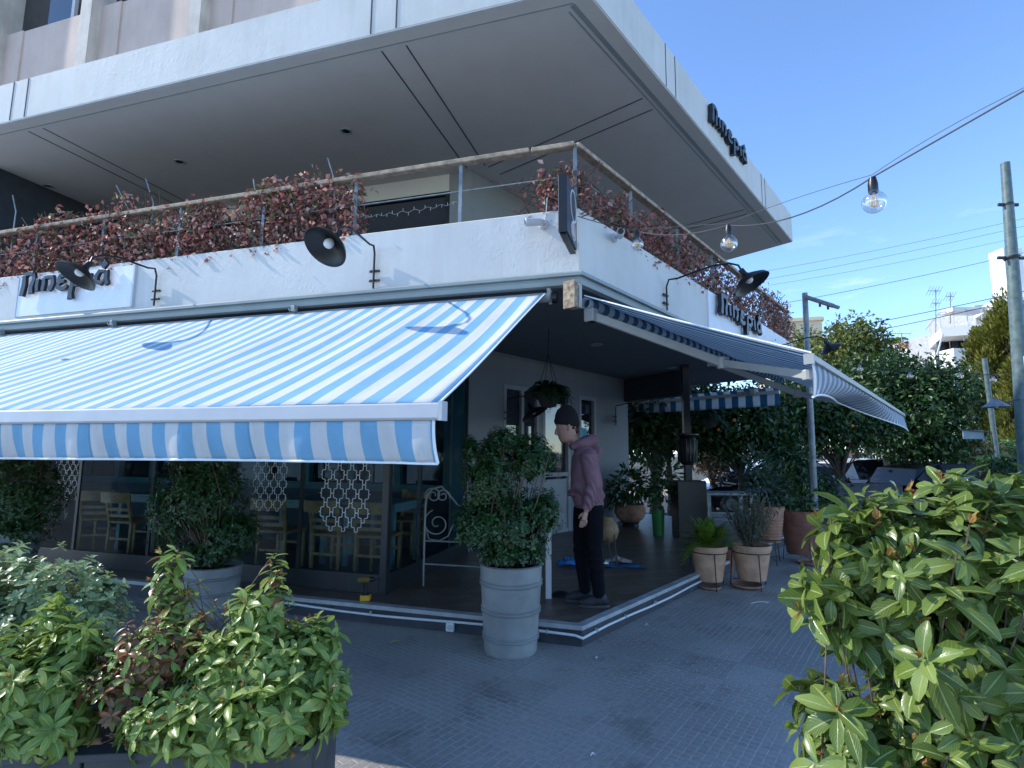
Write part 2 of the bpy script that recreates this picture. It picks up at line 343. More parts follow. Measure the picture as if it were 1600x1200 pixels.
g.add([(x,y,gz(y)) for y in ys for x in(-400,400)],[(2*i,2*i+1,2*i+3,2*i+2) for i in range(4)])
obj('ground',g,M['paver'],kind='structure')
g=MB(); g.add([(-60,15,-.174),(60,15,-.174),(60,21.5,-.174),(-60,21.5,-.174)],[(0,1,2,3)]); obj('road',g,M['asphalt'],kind='structure')
g=MB(); a,b_=V((6.5,14.6,0)),V((40,14.6,0)); g.box((21,14.85,-.12),(19,.12,.06)); obj('kerb',g,M['concrete'],kind='structure',bevel=.015)
M['dirt']=paint('sunlit_yard',(.36,.31,.24),.9,var=.2,vs=1.5,bump=.3)
g=MB(); g.add([(-60,21.7,-.17),(80,21.7,-.17),(80,44,-.17),(-60,44,-.17)],[(0,1,2,3)]); obj('yard',g,M['dirt'],kind='structure')
# terrace deck with its two steps
def sweepLR(mb, prof, uL, uR, mi=0, base=0.0, closed=True):
    st=[[Lp(uL,o,z) for o,z in prof],[mitre(C0,nL,nR,o)+UP*z for o,z in prof],[Rp(uR,o,z) for o,z in prof]]
    return mb.sweep(st,mi,closed)
def plank():
    m,t,b=newmat('deck_boards'); tc=t.n('ShaderNodeTexCoord').outputs['Object']; mp=t.n('ShaderNodeMapping'); mp.inputs['Rotation'].default_value=(0,0,R(-16.6)); t.l(tc,mp.inputs[0])
    x=t.n('ShaderNodeTexBrick'); x.offset=.5; x.inputs['Scale'].default_value=1; x.inputs['Brick Width'].default_value=1.2; x.inputs['Row Height'].default_value=.15; x.inputs['Mortar Size'].default_value=.004
    x.inputs['Color1'].default_value=(.11,.078,.058,1); x.inputs['Color2'].default_value=(.17,.125,.095,1); x.inputs['Mortar'].default_value=(.02,.017,.015,1); t.l(mp.outputs[0],x.inputs['Vector'])
    n=noise(t,6,6,.6,vec=mp.outputs[0]); r=ramp(t,n.outputs[0],[(.3,(.6,.6,.6)),(.7,(1.2,1.2,1.2))]); c=mixc(t,.8,x.outputs['Color'],r.outputs[0],'MULTIPLY'); t.l(c,b.inputs['Base Color'])
    b.inputs['Roughness'].default_value=.42; return m
M['deck']=plank(); M['step']=paint('dark_step_riser',(.04,.045,.055),.7,var=.25,vs=5,bump=.2)
M['steptrim']=paint('pale_step_edge',(.36,.38,.39),.55,var=.15,vs=8)
g=MB(); top=[Lp(10,-.03,.155),mitre(C0,nL,nR,-.03)+UP*.155,Rp(7.7,-.03,.155),Rp(7.7,-6,.155),Lp(10,-7,.155)]
g.prism([p-UP*.155 for p in top],UP*.155)
obj('terrace_deck',g,M['deck'],kind='structure')
g=MB(); sweepLR(g,[(-.026,.0),(.0,.0),(.0,.125),(-.026,.125)],10,7.7); obj('step_riser',g,M['step'],kind='structure')
g=MB(); sweepLR(g,[(-.065,.158),(-.03,.128),(.012,.128),(.012,.162),(-.065,.162)],10,7.7); obj('step_edge',g,M['steptrim'],kind='structure')
# ================================================================== building
B=thing('restaurant_building','white two storey restaurant corner building with deep overhanging concrete slabs','building',tuple(mitre(C0,nL,nR,-3)))
# first floor balcony parapet
g=MB(); sweepLR(g,[(0,3.10),(0,3.675),(-.02,3.69),(-.16,3.69),(-.18,3.675),(-.18,3.10)],10.5,ENDR)
st=[[Tp(u,o,z) for o,z in((0,3.10),(0,3.69),(-.18,3.69),(-.18,3.10))] for u in(.18,7)]; g.sweep(st)
obj('balcony_parapet',g,M['white'],B)
g=MB(); sweepLR(g,[(-.02,3.098),(.035,3.098),(.055,3.08),(.055,3.055),(-.02,3.055)],10.5,ENDR,0); sweepLR(g,[(-.03,3.053),(.02,3.053),(.03,3.02),(.02,2.985),(-.03,2.975)],10.5,ENDR,0)
obj('drip_trim',g,M['trimgrey'],B,smooth=30)
# ceiling of the terrace
cz=3.052
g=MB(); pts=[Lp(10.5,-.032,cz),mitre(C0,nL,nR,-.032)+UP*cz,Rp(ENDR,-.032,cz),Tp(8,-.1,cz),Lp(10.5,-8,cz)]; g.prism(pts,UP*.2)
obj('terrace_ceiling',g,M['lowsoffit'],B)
# canopy slab over the balcony
CU=.10; zt,zb=6.31,5.75
g=MB(); sweepLR(g,[(CU,zb+.012),(CU,zt),(CU-.4,zt),(CU-.4,zb+.012)],11,7.70)
st=[[Tp(u,o,z) for o,z in((.0,zb+.012),(.0,zt),(-.4,zt),(-.4,zb+.012))] for u in(.3,8)]; g.sweep(st)
for u in (1.82,2.11,7.16,7.43): g.beam(Lp(u,CU+.002,zb+.02),Lp(u,CU+.002,zt-.002),.014,.006,nL,1)
for u in (1.73,2.0,5.59,5.8): g.beam(Rp(u,CU+.002,zb+.02),Rp(u,CU+.002,zt-.002),.012,.006,nR,1)
g.beam(Lp(11,CU-.03,zb+.006),Lp(-.02,CU-.03,zb+.006),.05,.018,UP,0)
obj('canopy_slab',g,[M['whiteslab'],M['groove']],B)
g=MB(); pts=[Lp(11,CU-.01,zb),mitre(C0,nL,nR,CU-.01)+UP*zb,Rp(7.7,CU-.01,zb),Tp(9,-.02,zb),Lp(11,-9,zb)]; g.prism(pts,UP*.3)
obj('canopy_soffit',g,M['soffit'],B)
def strip(a,b,w=.016): g.beam(a,b,w,.006,UP)
z=zb-.001
for u in (1.82,2.11,7.16,7.43): g=MB(); strip(Lp(u,-.12,z),Lp(u,-2.6,z)); obj('soffit_groove',g,M['groove'],B)
for u in (1.73,2.0,5.59,5.8): g=MB(); strip(Rp(u,-.20,z),Rp(u,-2.7,z)); obj('soffit_groove',g,M['groove'],B)
g=MB(); strip(Lp(11,-.07,z),mitre(C0,nL,nR,-.07)+UP*z,.012); strip(mitre(C0,nL,nR,-.09)+UP*z,Rp(7.6,-.09,z),.05); strip(mitre(C0,nL,nR,-.16)+UP*z,Rp(7.6,-.16,z),.015); obj('drip_groove',g,M['trimgrey'],B)
for u in (3.31,6.13,8.85):
    g=MB(); c=Lp(u,-1.28,zb); g.lathe([(.075,.0),(.075,-.012),(.058,-.014),(.05,.0)],c,20); g.lathe([(.052,-.002),(.0,-.003)],c,20,mi=1); obj('downlight',g,[M['trimgrey'],M['black']],B,smooth=True)
for p in ((932,538),(1050,574),(1010,600)):
    c=atZ(*p,cz); g=MB(); g.lathe([(.085,.0),(.085,-.012),(.065,-.016),(.055,.0)],c,20); g.lathe([(.057,-.002),(0,-.003)],c,20,mi=1); obj('downlight',g,[M['trimgrey'],M['black']],B,smooth=True)
# walls of both floors: corner of the core
KL=-2.68; KR=-2.96
def LRcorner(): # meeting of plane oL=KL and oR=KR
    a=Lp(0,KL); b=Rp(0,KR); d=(b-a); den=dL.x*dR.y-dL.y*dR.x
    s=(d.x*dR.y-d.y*dR.x)/den; return a+dL*s
K=LRcorner(); uK=(K-C0).dot(dL); uKR=(K-C0).dot(dR)
def wallseg(g,a,b,z0,z1,n,th=.2,mi=0): g.prism([a+UP*z0,b+UP*z0,b+UP*z0-n*th,a+UP*z0-n*th],UP*(z1-z0),mi)
def rw(u,z=0,o=0): return K+dR*(u-uKR)+nR*o+UP*z
def lw(u,z=0,o=0): return K+dL*(u-uK)+nL*o+UP*z
# upper floor wall: pier, window band, cross wall
g=MB(); z0,z1=3.3,zb-.004
wallseg(g,lw(uK),lw(uK+.36),z0,z1,nL); wallseg(g,rw(uKR+.0),rw(uKR+.9),z0,z1,nR); wallseg(g,rw(uKR+.9),rw(uKR+1.7),z0,3.9,nR); wallseg(g,rw(uKR+.9),rw(uKR+1.7),4.75,z1,nR); wallseg(g,rw(uKR+1.7),rw(uKR+4.3),z0,z1,nR)
obj('upper_wall',g,M['wall'],B)
g=MB(); wallseg(g,lw(uK+.36),lw(9.4),z1-.28,z1,nL); obj('lintel',g,M['soffit'],B)
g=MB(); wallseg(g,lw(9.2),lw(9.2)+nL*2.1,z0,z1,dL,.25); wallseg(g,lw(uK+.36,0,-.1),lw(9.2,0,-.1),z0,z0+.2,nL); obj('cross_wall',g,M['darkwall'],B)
def slatted(name,a,ex,ez,n,w,h,k,mat,parent,th=.02):
    g=MB()
    for i in range(k):
        c=a+ex*(w/2)+UP*((i+.5)*h/k); q=(UP*.9+n*.42).normalized(); g.box(c,(w/2,h/k*.52,th/2),(ex,q,ex.cross(q)))
    return obj(name,g,mat,parent)
for a_,b_ in ((uK+.36,uK+2.2),(uK+2.25,uK+4.1),(uK+4.15,uK+6.9)):
    slatted('shutter',lw(a_,z0+.2,-.06),dL,UP,nL,b_-a_,z1-.28-z0-.2,34,M['shutter'],B)
g=MB()
for u in (uK+.38,uK+2.22,uK+4.12): g.beam(lw(u,z0,-.02),lw(u,z1-.28,-.02),.07,.05,nL)
g.beam(lw(uK+.36,z1-.31,-.018),lw(uK+6.9,z1-.31,-.018),.06,.06); obj('shutter_frame',g,M['frame'],B)
g=MB(); g.box(rw(uKR+1.3,4.32,-.1),(.4,.42,.01),(dR,UP,nR)); wn=obj('upper_window',g,M['mirror'],B)
g=MB()
for a_,b_ in (((.9,3.9),(.9,4.75)),((1.7,3.9),(1.7,4.75)),((.9,3.92),(1.7,3.92)),((.9,4.73),(1.7,4.73))): g.beam(rw(uKR+a_[0],a_[1],-.05),rw(uKR+b_[0],b_[1],-.05),.06,.06,nR)
obj('frame',g,M['frame'],wn)
# ground floor wall with the door, facing right
z0,z1=.155,cz-.004; gap=[(2.43,3.34),(3.44,4.26),(4.56,5.15)]; zt_=2.58
g=MB(); e=[uKR]+[q for p in gap for q in p]+[6.44]
for i in range(0,len(e),2): wallseg(g,rw(e[i]),rw(e[i+1]),z0,z1,nR)
for a_,b_ in gap: wallseg(g,rw(a_),rw(b_),zt_,z1,nR)
wallseg(g,rw(4.56),rw(5.15),z0,1.1,nR)
wallseg(g,rw(6.44,0,-.2),rw(6.44,0,-4),z0,z1,dR,.2)
g.beam(rw(uKR,z1-.01,.012),rw(6.44,z1-.01,.012),.02,.03,UP); obj('ground_floor_wall',g,M['wall'],B)
g=MB(); wallseg(g,lw(uK),lw(uK+.25),z0,z1,nL); obj('corner_column',g,M['wall'],B)
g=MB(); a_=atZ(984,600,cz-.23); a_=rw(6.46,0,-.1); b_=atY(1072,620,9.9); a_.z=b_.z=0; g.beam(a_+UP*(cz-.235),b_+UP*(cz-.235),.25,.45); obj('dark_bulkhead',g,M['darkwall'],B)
M['winwhite']=paint('white_joinery',(.30,.32,.34),.5,var=.05)
def opening(name,u0,u1,z0,z1,mat,rails=(),mull=(),parent=B,pane='mirror'):
    g=MB(); w=.07
    for u in (u0+w/2,u1-w/2)+tuple(mull): g.beam(rw(u,z0,-.03),rw(u,z1,-.03),.08,w,dR)
    for z in (z0+w/2,z1-w/2)+tuple(rails): g.beam(rw(u0+w,z,-.033),rw(u1-w,z,-.033),.07,w,UP)
    f=obj(name,g,mat,parent,bevel=.006)
    p=MB(); p.box(rw((u0+u1)/2,(z0+z1)/2,-.06),((u1-u0)/2-.02,(z1-z0)/2-.02,.006),(dR,UP,nR)); obj('pane',p,M[pane],f)
    return f
opening('window',2.43,3.34,1.15,2.58,M['winwhite'],(),(2.9,))
dr=opening('door',3.44,4.26,.16,2.58,M['winwhite'],(1.15,),())
g=MB(); g.tube([rw(3.52,1.15,.0),rw(3.52,1.15,.06),rw(3.64,1.15,.06)],.012); obj('handle',g,M['frame'],dr)
g=MB(); g.box(rw(3.85,.65,-.045),(.34,.42,.02),(dR,UP,nR)); obj('lower_panel',g,M['winwhite'],dr)
g=MB(); wallseg(g,rw(2.43),rw(3.34),.155,1.15,nR,.18); obj('window_parapet',g,M['wall'],B)
opening('window',4.56,5.15,1.1,2.58,M['winwhite'])
slatted('louvre_blind',rw(2.5,1.95,-.045),dR,UP,nR,.76,.55,14,M['shutter'],B,.006)
g=MB(); g.box(rw(4.8,1.86,-.05),(.09,.12,.004),(dR,UP,nR)); obj('blue_notice',g,paint('blue_notice',(.03,.30,.52),.5),B)
# back wall of the glazed dining area, teal joinery
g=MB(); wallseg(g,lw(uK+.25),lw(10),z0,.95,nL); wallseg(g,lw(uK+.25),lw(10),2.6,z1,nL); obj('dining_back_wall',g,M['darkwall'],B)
g=MB()
u=uK+.3
while u<10:
    g.beam(lw(u,.95,-.05),lw(u,2.6,-.05),.10,.10,nL); u+=.78
g.beam(lw(uK+.25,1.0,-.03),lw(10,1.0,-.03),.1,.1); g.beam(lw(uK+.25,2.55,-.03),lw(10,2.55,-.03),.1,.1); f=obj('teal_window_frame',g,M['teal'],B)
g=MB(); g.box((lw(uK+.25,1.78,-.12)+lw(10,1.78,-.12))/2,((10-uK-.25)/2,.8,.01),(dL,UP,nL)); obj('pane',g,M['mirror'],f)
g=MB(); g.beam(lw(uK+.06,z0,.10),lw(uK+.06,z1,.10),.16,.16,nL); obj('teal_post',g,M['teal'],B)
# upper storeys above the slab
PO=-.5; PZ0=6.3
def pl(u,o,z): return Lp(u,PO+o,z)
us=[4.95+1.95*k for k in range(-1,5)]
for k in range(5):
    a_,b_=us[k],us[k+1]
    g=MB(); g.prism([pl(a_+.1,.04,PZ0),pl(b_-.1,.04,PZ0),pl(b_-.1,-.2,PZ0),pl(a_+.1,-.2,PZ0)],UP*1.42); g.prism([pl(b_-.1,.06,PZ0),pl(b_-.46,.06,PZ0),pl(b_-.46,.039,PZ0),pl(b_-.1,.039,PZ0)],UP*1.42)
    obj('spandrel_panel',g,M['panel'],B)
    g=MB(); g.beam(pl(a_+.1,.05,PZ0+.03),pl(b_-.1,.05,PZ0+.03),.06,.06); obj('rusty_ledge',g,M['rust'],B)
    g=MB(); g.box(pl((a_+b_)/2,-.14,8.5),((b_-a_)/2-.1,.78,.02),(dL,UP,nL)); w_=obj('upper_storey_window',g,M['mirror'],B)
    g=MB(); g.beam(pl(a_+.7,-.1,7.72),pl(a_+.7,-.1,9.3),.06,.06,nL); g.beam(pl(a_+.1,-.1,7.75),pl(b_-.1,-.1,7.75),.06,.06); obj('frame',g,M['alu'],w_)
g=MB()
for u in us: g.prism([pl(u-.1,.2,PZ0+.0),pl(u+.1,.2,PZ0),pl(u+.1,-.2,PZ0),pl(u-.1,-.2,PZ0)],UP*7)
obj('pilaster',g,M['concrete'],B)
g=MB(); g.prism([Lp(2.2,-.75,zt),Lp(13,-.75,zt),Lp(13,-8,zt),Lp(2.2,-6.5,zt)],UP*7); obj('upper_storey',g,M['concrete'],B)
g=MB(); g.prism([Lp(11,CU-.41,zt-.05),mitre(C0,nL,nR,CU-.41)+UP*(zt-.05),Rp(7.6,CU-.41,zt-.05),Tp(8,-.41,zt-.05),Lp(11,-9,zt-.05)],UP*.04); obj('roof_terrace',g,M['concrete'],B)
# ================================================================== balcony railing
RZ=4.31
RAIL=thing('balcony_railing','balcony railing with a weathered wooden handrail on thin steel posts','railing',tuple(Lp(4,-.06,3.69)))
g=MB()
for a_,b_ in ((Lp(10,-.06,RZ),Lp(3.0,-.06,RZ+.0)),(Lp(2.98,-.06,RZ+.005),Lp(.46,-.06,RZ+.005)),(Lp(.44,-.06,RZ),mitre(C0,nL,nR,-.06)+UP*RZ)): g.beam(a_,b_,.09,.045)
g.beam(mitre(C0,nL,nR,-.06)+UP*RZ,Rp(3.5,-.06,RZ),.09,.045); g.beam(Rp(3.52,-.06,RZ-.004),Rp(7.6,-.06,RZ-.004),.09,.045)
obj('handrail',g,M['wood'],RAIL,bevel=.008)
for q in [Lp(u,-.06) for u in (1.15,2.3,3.44,4.6,5.78,6.92,8.1)]+[mitre(C0,nL,nR,-.06)]+[Rp(u,-.06) for u in (1.1,2.3,3.5,4.7,5.9,7.5)]:
    g=MB(); g.beam(q+UP*3.69,q+UP*(RZ-.02),.035,.012,nL); obj('post',g,M['galv'],RAIL)
g=MB(); g.tube([Lp(10,-.06,4.02),Lp(.05,-.06,4.02)],.007,6); g.tube([Rp(.05,-.06,4.02),Rp(7.5,-.06,4.02)],.007,6); obj('wire',g,M['galv'],RAIL)
sticks=[(200,325,182,290),(240,318,228,280),(524,285,512,247),(402,322,396,280),(25,330,20,305)]
for k,(x0,y0,x1,y1) in enumerate(sticks):
    p=on(x0,y0,Lp(0,-.1),nL); q=on(x1,y1,Lp(0,-.1),nL); g=MB(); g.tube([p-UP*.55,p,q],.008,6); tag(obj('plant_stake',g,M['galv']),['thin pale stake in the creeper behind the rail, second from the left','thin stake leaning left just beyond the sign lamp','thin stake above the lamp with the wide shade','short stake in the middle of the red creeper','thin stake at the far left of the creeper'][k],'stake','stakes in the balcony creeper')
# ================================================================== awnings
def cloth(name, f, nu, nv, u0, u1, mat, parent, uvu=lambda u:u):
    g=MB(); vs=[];uv=[]
    for i in range(nu+1):
        for j in range(nv+1):
            u=u0+(u1-u0)*i/nu; vs.append(f(u,j/nv)); uv.append((uvu(u),j/nv))
    g.add(vs,[(i*(nv+1)+j,(i+1)*(nv+1)+j,(i+1)*(nv+1)+j+1,i*(nv+1)+j+1) for i in range(nu) for j in range(nv)],0,uv)
    o=obj(name,g,mat,parent); smooth_by_angle(o.data,60)
    s=o.modifiers.new('thickness','SOLIDIFY'); s.thickness=.0025; s.offset=0
    return o
def foldarm(root,sh,el,ha,mat):
    g=MB(); g.beam(sh,el,.045,.075); g.lathe([(.0,-.05),(.045,-.05),(.045,.05),(0,.05)],el,14); up=obj('arm',g,mat,root,bevel=.008)
    g=MB(); g.beam(el-UP*.0,ha,.04,.06); g.lathe([(0,-.035),(.035,-.035),(.035,.035),(0,.035)],ha,12); obj('forearm',g,mat,up,bevel=.006)
    g=MB(); g.box(sh,(.05,.05,.06),(dR,nR,UP)); g.lathe([(0,-.06),(.05,-.06),(.05,.06),(0,.06)],sh,14); obj('shoulder_joint',g,mat,up,bevel=.01)
# --- left awning
u0,u1=.31,9.6; za,zbx,pj=2.91,1.772,2.169
A1=thing('striped_awning','large light blue and white striped awning pulled down over the glazed dining area','awning',tuple(Lp(4.5,0,2.9)))
def fl(u,v):
    edge=math.exp(-(u-u0)/.12); sag=-.035*math.sin(PI*v)*(1-.6*edge)+(.010*math.sin(u*5.1+v*3)+.006*math.sin(u*11.3-v*4))*math.sin(PI*v)**.7+.005*math.sin(u*1.7)*v
    w=-.02*math.exp(-((u-u0-.16)/.08)**2)*math.sin(PI*v)
    return Lp(u,.02+(pj-.02)*v,za+(zbx-za)*v+sag+w)
cloth('canopy',fl,120,24,u0,u1,M['awn'],A1,lambda u:u-.262)
g=MB(); g.tube([fl(u0-.004,j/24)+UP*.003 for j in range(25)],.012,6,flat=.5); obj('edge_hem',g,M['hem'],A1)
g=MB(); fb=[(pj-.045,zbx+.0),(pj-.01,zbx+.006),(pj+.012,zbx-.004),(pj+.016,zbx-.072),(pj+.004,zbx-.082),(pj-.045,zbx-.08)]
g.sweep([[Lp(u,o,z) for o,z in fb] for u in (u0+.0,u1)]); fbo=obj('front_bar',g,M['alu'],A1,bevel=.003)
g=MB(); cxy=Lp(u0-.012,pj-.012,zbx-.038); g.box(cxy,(.010,.032,.046),(dL,nL,UP)); obj('end_cap',g,M['alu'],fbo,smooth=True)
zv=zbx-.083
def fv(u,v):
    k=.016*math.sin(u*7.3)+.010*math.sin(u*17+1)+.006*math.sin(u*31)+.012*math.exp(-((u-u0-.12)/.09)**2)*math.sin(v*PI)
    return Lp(u-.02*v*v*math.sin(u*.9+.6),pj-.005-.035*v*v+k*v,zv-(.205-.006*math.sin(u*1.3))*v)
val=cloth('valance',fv,260,8,u0+.03,u1,M['awn'],A1,lambda u:u-.262)
g=MB(); g.tube([fv(u0+.03+i*(u1-u0-.03)/160,1) for i in range(161)],.009,6,flat=.7); obj('hem',g,M['hem'],val)
g=MB(); g.tube([fv(u0+.03,j/8) for j in range(9)],.009,6,flat=.5); obj('side_hem',g,M['hem'],val)
g=MB(); g.tube([Lp(u0-.05,-.03,za-.012),Lp(u1,-.03,za-.012)],.045,14); obj('roller',g,M['roll'],A1,smooth=True)
for u in (2.9,5.35,7.2):
    g=MB(); g.beam(Lp(u,.03,2.99),Lp(u,.03,2.93),.05,.05,nL); g.tube([Lp(u-.03,.05,2.93),Lp(u-.03,.07,2.955),Lp(u-.02,.06,2.985)],.008,6); g.tube([Lp(u+.03,.05,2.93),Lp(u+.035,.07,2.955)],.008,6); obj('wall_bracket',g,M['trimgrey'],A1,bevel=.005)
g=MB(); q=Lp(u0-.03,.0,2.96); g.prism([q+nL*.04,q-nL*.05,q-nL*.05-UP*.12,q-UP*.06],-dL*.03); g.lathe([(0,0),(.05,0),(.05,.04),(0,.04)],Lp(u0-.07,-.03,za-.02),16,ax=-dL,mi=1); obj('end_bracket',g,[M['arm'],M['black']],A1)
for u in (1.1,4.2,7.4): foldarm(A1,Lp(u,-.05,2.84),Lp(u+.35,1.0,2.30),Lp(u+.1,pj-.05,zbx-.05),M['arm'])
# --- right awning
RZA,RZB,RPJ=2.895,2.195,1.74
Bar=C0+nR*RPJ+UP*RZB; r1=(on(1412,640,Bar,nR)-C0).dot(dR); r0=.07
A2=thing('striped_awning','blue and white striped awning on the shaded right front, its front valance flapped up','awning',tuple(Rp(2,0,2.9)))
def fr(u,v): return Rp(u,.01+(RPJ-.01)*v,RZA+(RZB-RZA)*v-.012*math.sin(PI*v)+.006*math.sin(u*6+2*v))
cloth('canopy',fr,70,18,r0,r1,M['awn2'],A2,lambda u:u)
g=MB(); g.tube([fr(r0-.004,j/18)+UP*.002 for j in range(19)],.009,6,flat=.5); obj('edge_hem',g,M['hem'],A2)
g=MB()
n=40
vs=[];uvs=[]
for i in range(n+1):
    u=r0+.05+(r1-r0-.1)*i/n
    for j in range(12): a=2*PI*j/12; vs.append(Rp(u,-.02+.05*math.cos(a),RZA-.045+.05*math.sin(a))); uvs.append((u,0))
g.add(vs,[(i*12+j,i*12+(j+1)%12,(i+1)*12+(j+1)%12,(i+1)*12+j) for i in range(n) for j in range(12)],0,uvs); obj('roller',g,M['awn2'],A2,smooth=True)
g=MB(); fb=[(RPJ-.04,RZB),(RPJ+.012,RZB-.004),(RPJ+.014,RZB-.048),(RPJ-.04,RZB-.048)]; g.sweep([[Rp(u,o,z) for o,z in fb] for u in (r0-.01,r1+.03)]); fbo=obj('front_bar',g,M['arm'],A2,bevel=.004)
g=MB(); g.box(Rp(r0-.016,RPJ-.014,RZB-.037),(.014,.030,.034),(dR,nR,UP)); obj('end_cap',g,M['arm'],fbo,smooth=True)
zv2=RZB-.049; L2=r1-r0
def fv2(u,v):
    s=(u-r0)/L2; lift=max(0,1-abs(s-.40)/.44); tip=math.exp(-s/.06); far=math.exp(-(1-s)/.06)
    blow=.10+.22*lift*lift*(3-2*lift)-.10*tip+.05*far
    dz=-.20*v*(1-.72*lift)-.05*tip*v-.03*far*v
    return Rp(u+.10*far*v-.01*tip*v,RPJ-.01-.30*lift*v*v+.03*v+ .02*math.sin(9*s)*v,zv2+dz)
val=cloth('valance',fv2,70,8,r0+.01,r1,stripes('sunlit_valance_cloth',(.36,.50,.64),(.80,.82,.84),trans=.5),A2,lambda u:u)  # sunlight on the valance is put into these paler stripe colours
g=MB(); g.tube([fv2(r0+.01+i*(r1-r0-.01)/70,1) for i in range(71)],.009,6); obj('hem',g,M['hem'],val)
ss=.16
foldarm(A2,on(924,493,Rp(0,0),nR),on(1129,567,Rp(0,.93),nR),on(1262,586,Rp(0,RPJ-.06),nR),M['arm']); foldarm(A2,on(1112,566,Rp(0,0),nR),on(1246,615,Rp(0,.93),nR),on(1385,643,Rp(0,RPJ-.06),nR),M['arm'])
g=MB(); q=Rp(-.06,-.0,2.86); g.box(q,(.022,.055,.105),(dR,nR,UP)); g.box(q-dR*.06+UP*.0,(.03,.05,.11),(dR,nR,UP),1); g.box(q-dR*.095-UP*.0,(.006,.06,.12),(dR,nR,UP),1); obj('end_bracket',g,[M['arm'],paint('rusty_bracket',(.30,.23,.15),.7,var=.4,vs=25)],A2,bevel=.006)
# --- rear awning on the far end of the terrace
A3=thing('striped_awning','backlit striped awning at the far end of the terrace, behind the black pillar','awning',tuple(Tp(1,0,2.9)))
ZR,ZB3=2.86,2.80
b3=atZ(1218,610,ZB3); PJ3=(b3-C1).dot(nT); t0=(b3-C1).dot(dT)
tl=(on(985,628,C1+nT*PJ3,nT)-C1).dot(dT); ta=min(t0,tl)+.0; tb=max(t0,tl)
def ft(u,v): return Tp(u,.03+(PJ3-.03)*v,ZR+(ZB3-ZR)*v-.02*math.sin(PI*v))
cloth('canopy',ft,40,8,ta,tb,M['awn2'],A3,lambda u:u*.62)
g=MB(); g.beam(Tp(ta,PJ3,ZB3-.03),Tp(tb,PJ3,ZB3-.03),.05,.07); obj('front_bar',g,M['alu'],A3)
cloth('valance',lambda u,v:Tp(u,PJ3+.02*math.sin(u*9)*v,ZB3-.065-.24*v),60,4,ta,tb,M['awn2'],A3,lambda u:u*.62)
for u in (ta+.5,tb-.6): foldarm(A3,Tp(u,0,2.8),Tp(u+.3,PJ3*.5,2.78),Tp(u+.05,PJ3-.04,ZB3-.03),M['arm'])
# ================================================================== lettering
WORD=[  # strokes of each letter: (points, widths); advances baked in; unit = x height
 [([(.02,-.25),(.10,.6),(.08,1.3)],[.20,.20,.17]),([(.02,1.28),(.30,1.42),(.50,1.36)],[.13,.15,.13]),([(.50,1.38),(.56,1.0),(.44,.4),(.46,-.12)],[.16,.17,.19,.21])],
 [([(.78,.92),(.76,.4),(.80,.0)],[.15,.16,.15])],
 [([(1.08,.95),(1.10,.5),(1.06,.0)],[.16,.16,.16]),([(1.04,.93),(1.3,.99),(1.54,.95)],[.13,.13,.13]),([(1.48,.95),(1.52,.5),(1.44,.12),(1.36,.0)],[.16,.17,.17,.12])],
 [([(2.20,.82),(2.05,.99),(1.86,.92),(1.82,.70),(1.96,.56),(2.10,.55)],[.10,.14,.16,.15,.13,.10]),([(1.98,.54),(1.80,.42),(1.78,.18),(1.94,.02),(2.14,.06),(2.24,.2)],[.10,.15,.17,.15,.13,.1])],
 [([(2.50,.9),(2.48,.2),(2.44,-.4),(2.46,-.82)],[.15,.17,.18,.24]),([(2.50,.80),(2.72,1.0),(2.96,.86),(3.0,.5),(2.84,.2),(2.56,.16)],[.1,.15,.16,.17,.15,.1])],
 [([(3.28,.92),(3.26,.4),(3.32,.0)],[.15,.16,.15])],
 [([(3.98,.95),(3.72,.98),(3.58,.6),(3.62,.2),(3.80,.08),(3.98,.3)],[.1,.15,.17,.16,.14,.1]),([(4.02,1.02),(4.02,.4),(4.12,-.05)],[.15,.17,.15]),([(3.80,1.22),(3.98,1.62)],[.20,.24])]]
def sign(name,label,O,ex,ey,ez,w,h,depth,mat,group,slope=0):
    root=thing(name,label,'sign',tuple(O),0,group)
    for i,L in enumerate(WORD):
        g=MB()
        for k,(pts,ws) in enumerate(L):
            g.stroke([(x*w/4.12,y*h) for x,y in pts],[q*(h+w/4.12)/2*1.45 for q in ws],O+ez*(.012),ex,ey,ez,depth-.003*k)
        obj('letter',g,mat,root,bevel=.004)
    return root
GS='raised letter signs of the restaurant'
g0=on(38,466,Lp(0,.04),nL); g1=on(173,456,Lp(0,.04),nL); O=V(g0); O.z=3.415
s1=sign('shop_sign','black raised letters on the white board over the large lit awning',O,-dL,UP,nL,(g0-g1).length*.99,.168,.035,M['blackgloss'],GS)
g=MB(); bl=(on(27,500,Lp(0,0),nL)-C0).dot(dL); br=(on(207,480,Lp(0,0),nL)-C0).dot(dL)
g.box(Lp((bl+br)/2,.012,3.385),((bl-br)/2,.012,.245),(dL,nL,UP)); g.box(Lp(br-.012,.012,3.385),(.012,.02,.25),(dL,nL,UP),1); g.box(Lp(bl+.012,.012,3.385),(.012,.02,.25),(dL,nL,UP),1)
obj('board',g,[paint('white_sign_board',(.76,.77,.80),.5,var=.04),M['alu']],s1)
g0=on(1120,492,Rp(0,.04),nR); g1=on(1184,525,Rp(0,.04),nR); O=V(g0); O.z=3.42
s2=sign('shop_sign','black raised letters with pale lit faces at the far end of the shaded right parapet',O,dR,UP,nR,(g1-g0).length,.165,.06,M['blackgloss'],GS)
g=MB(); a_=(g0-C0).dot(dR)-.25; g.box(Rp(a_+2.0,.012,3.40),(2.0,.012,.26),(dR,nR,UP)); obj('board',g,paint('white_sign_board_b',(.74,.75,.78),.5,var=.04),s2)
g0=on(1108,240,Rp(0,CU),nR); g1=on(1159,262,Rp(0,CU),nR); O=V(g0); O.z=6.03
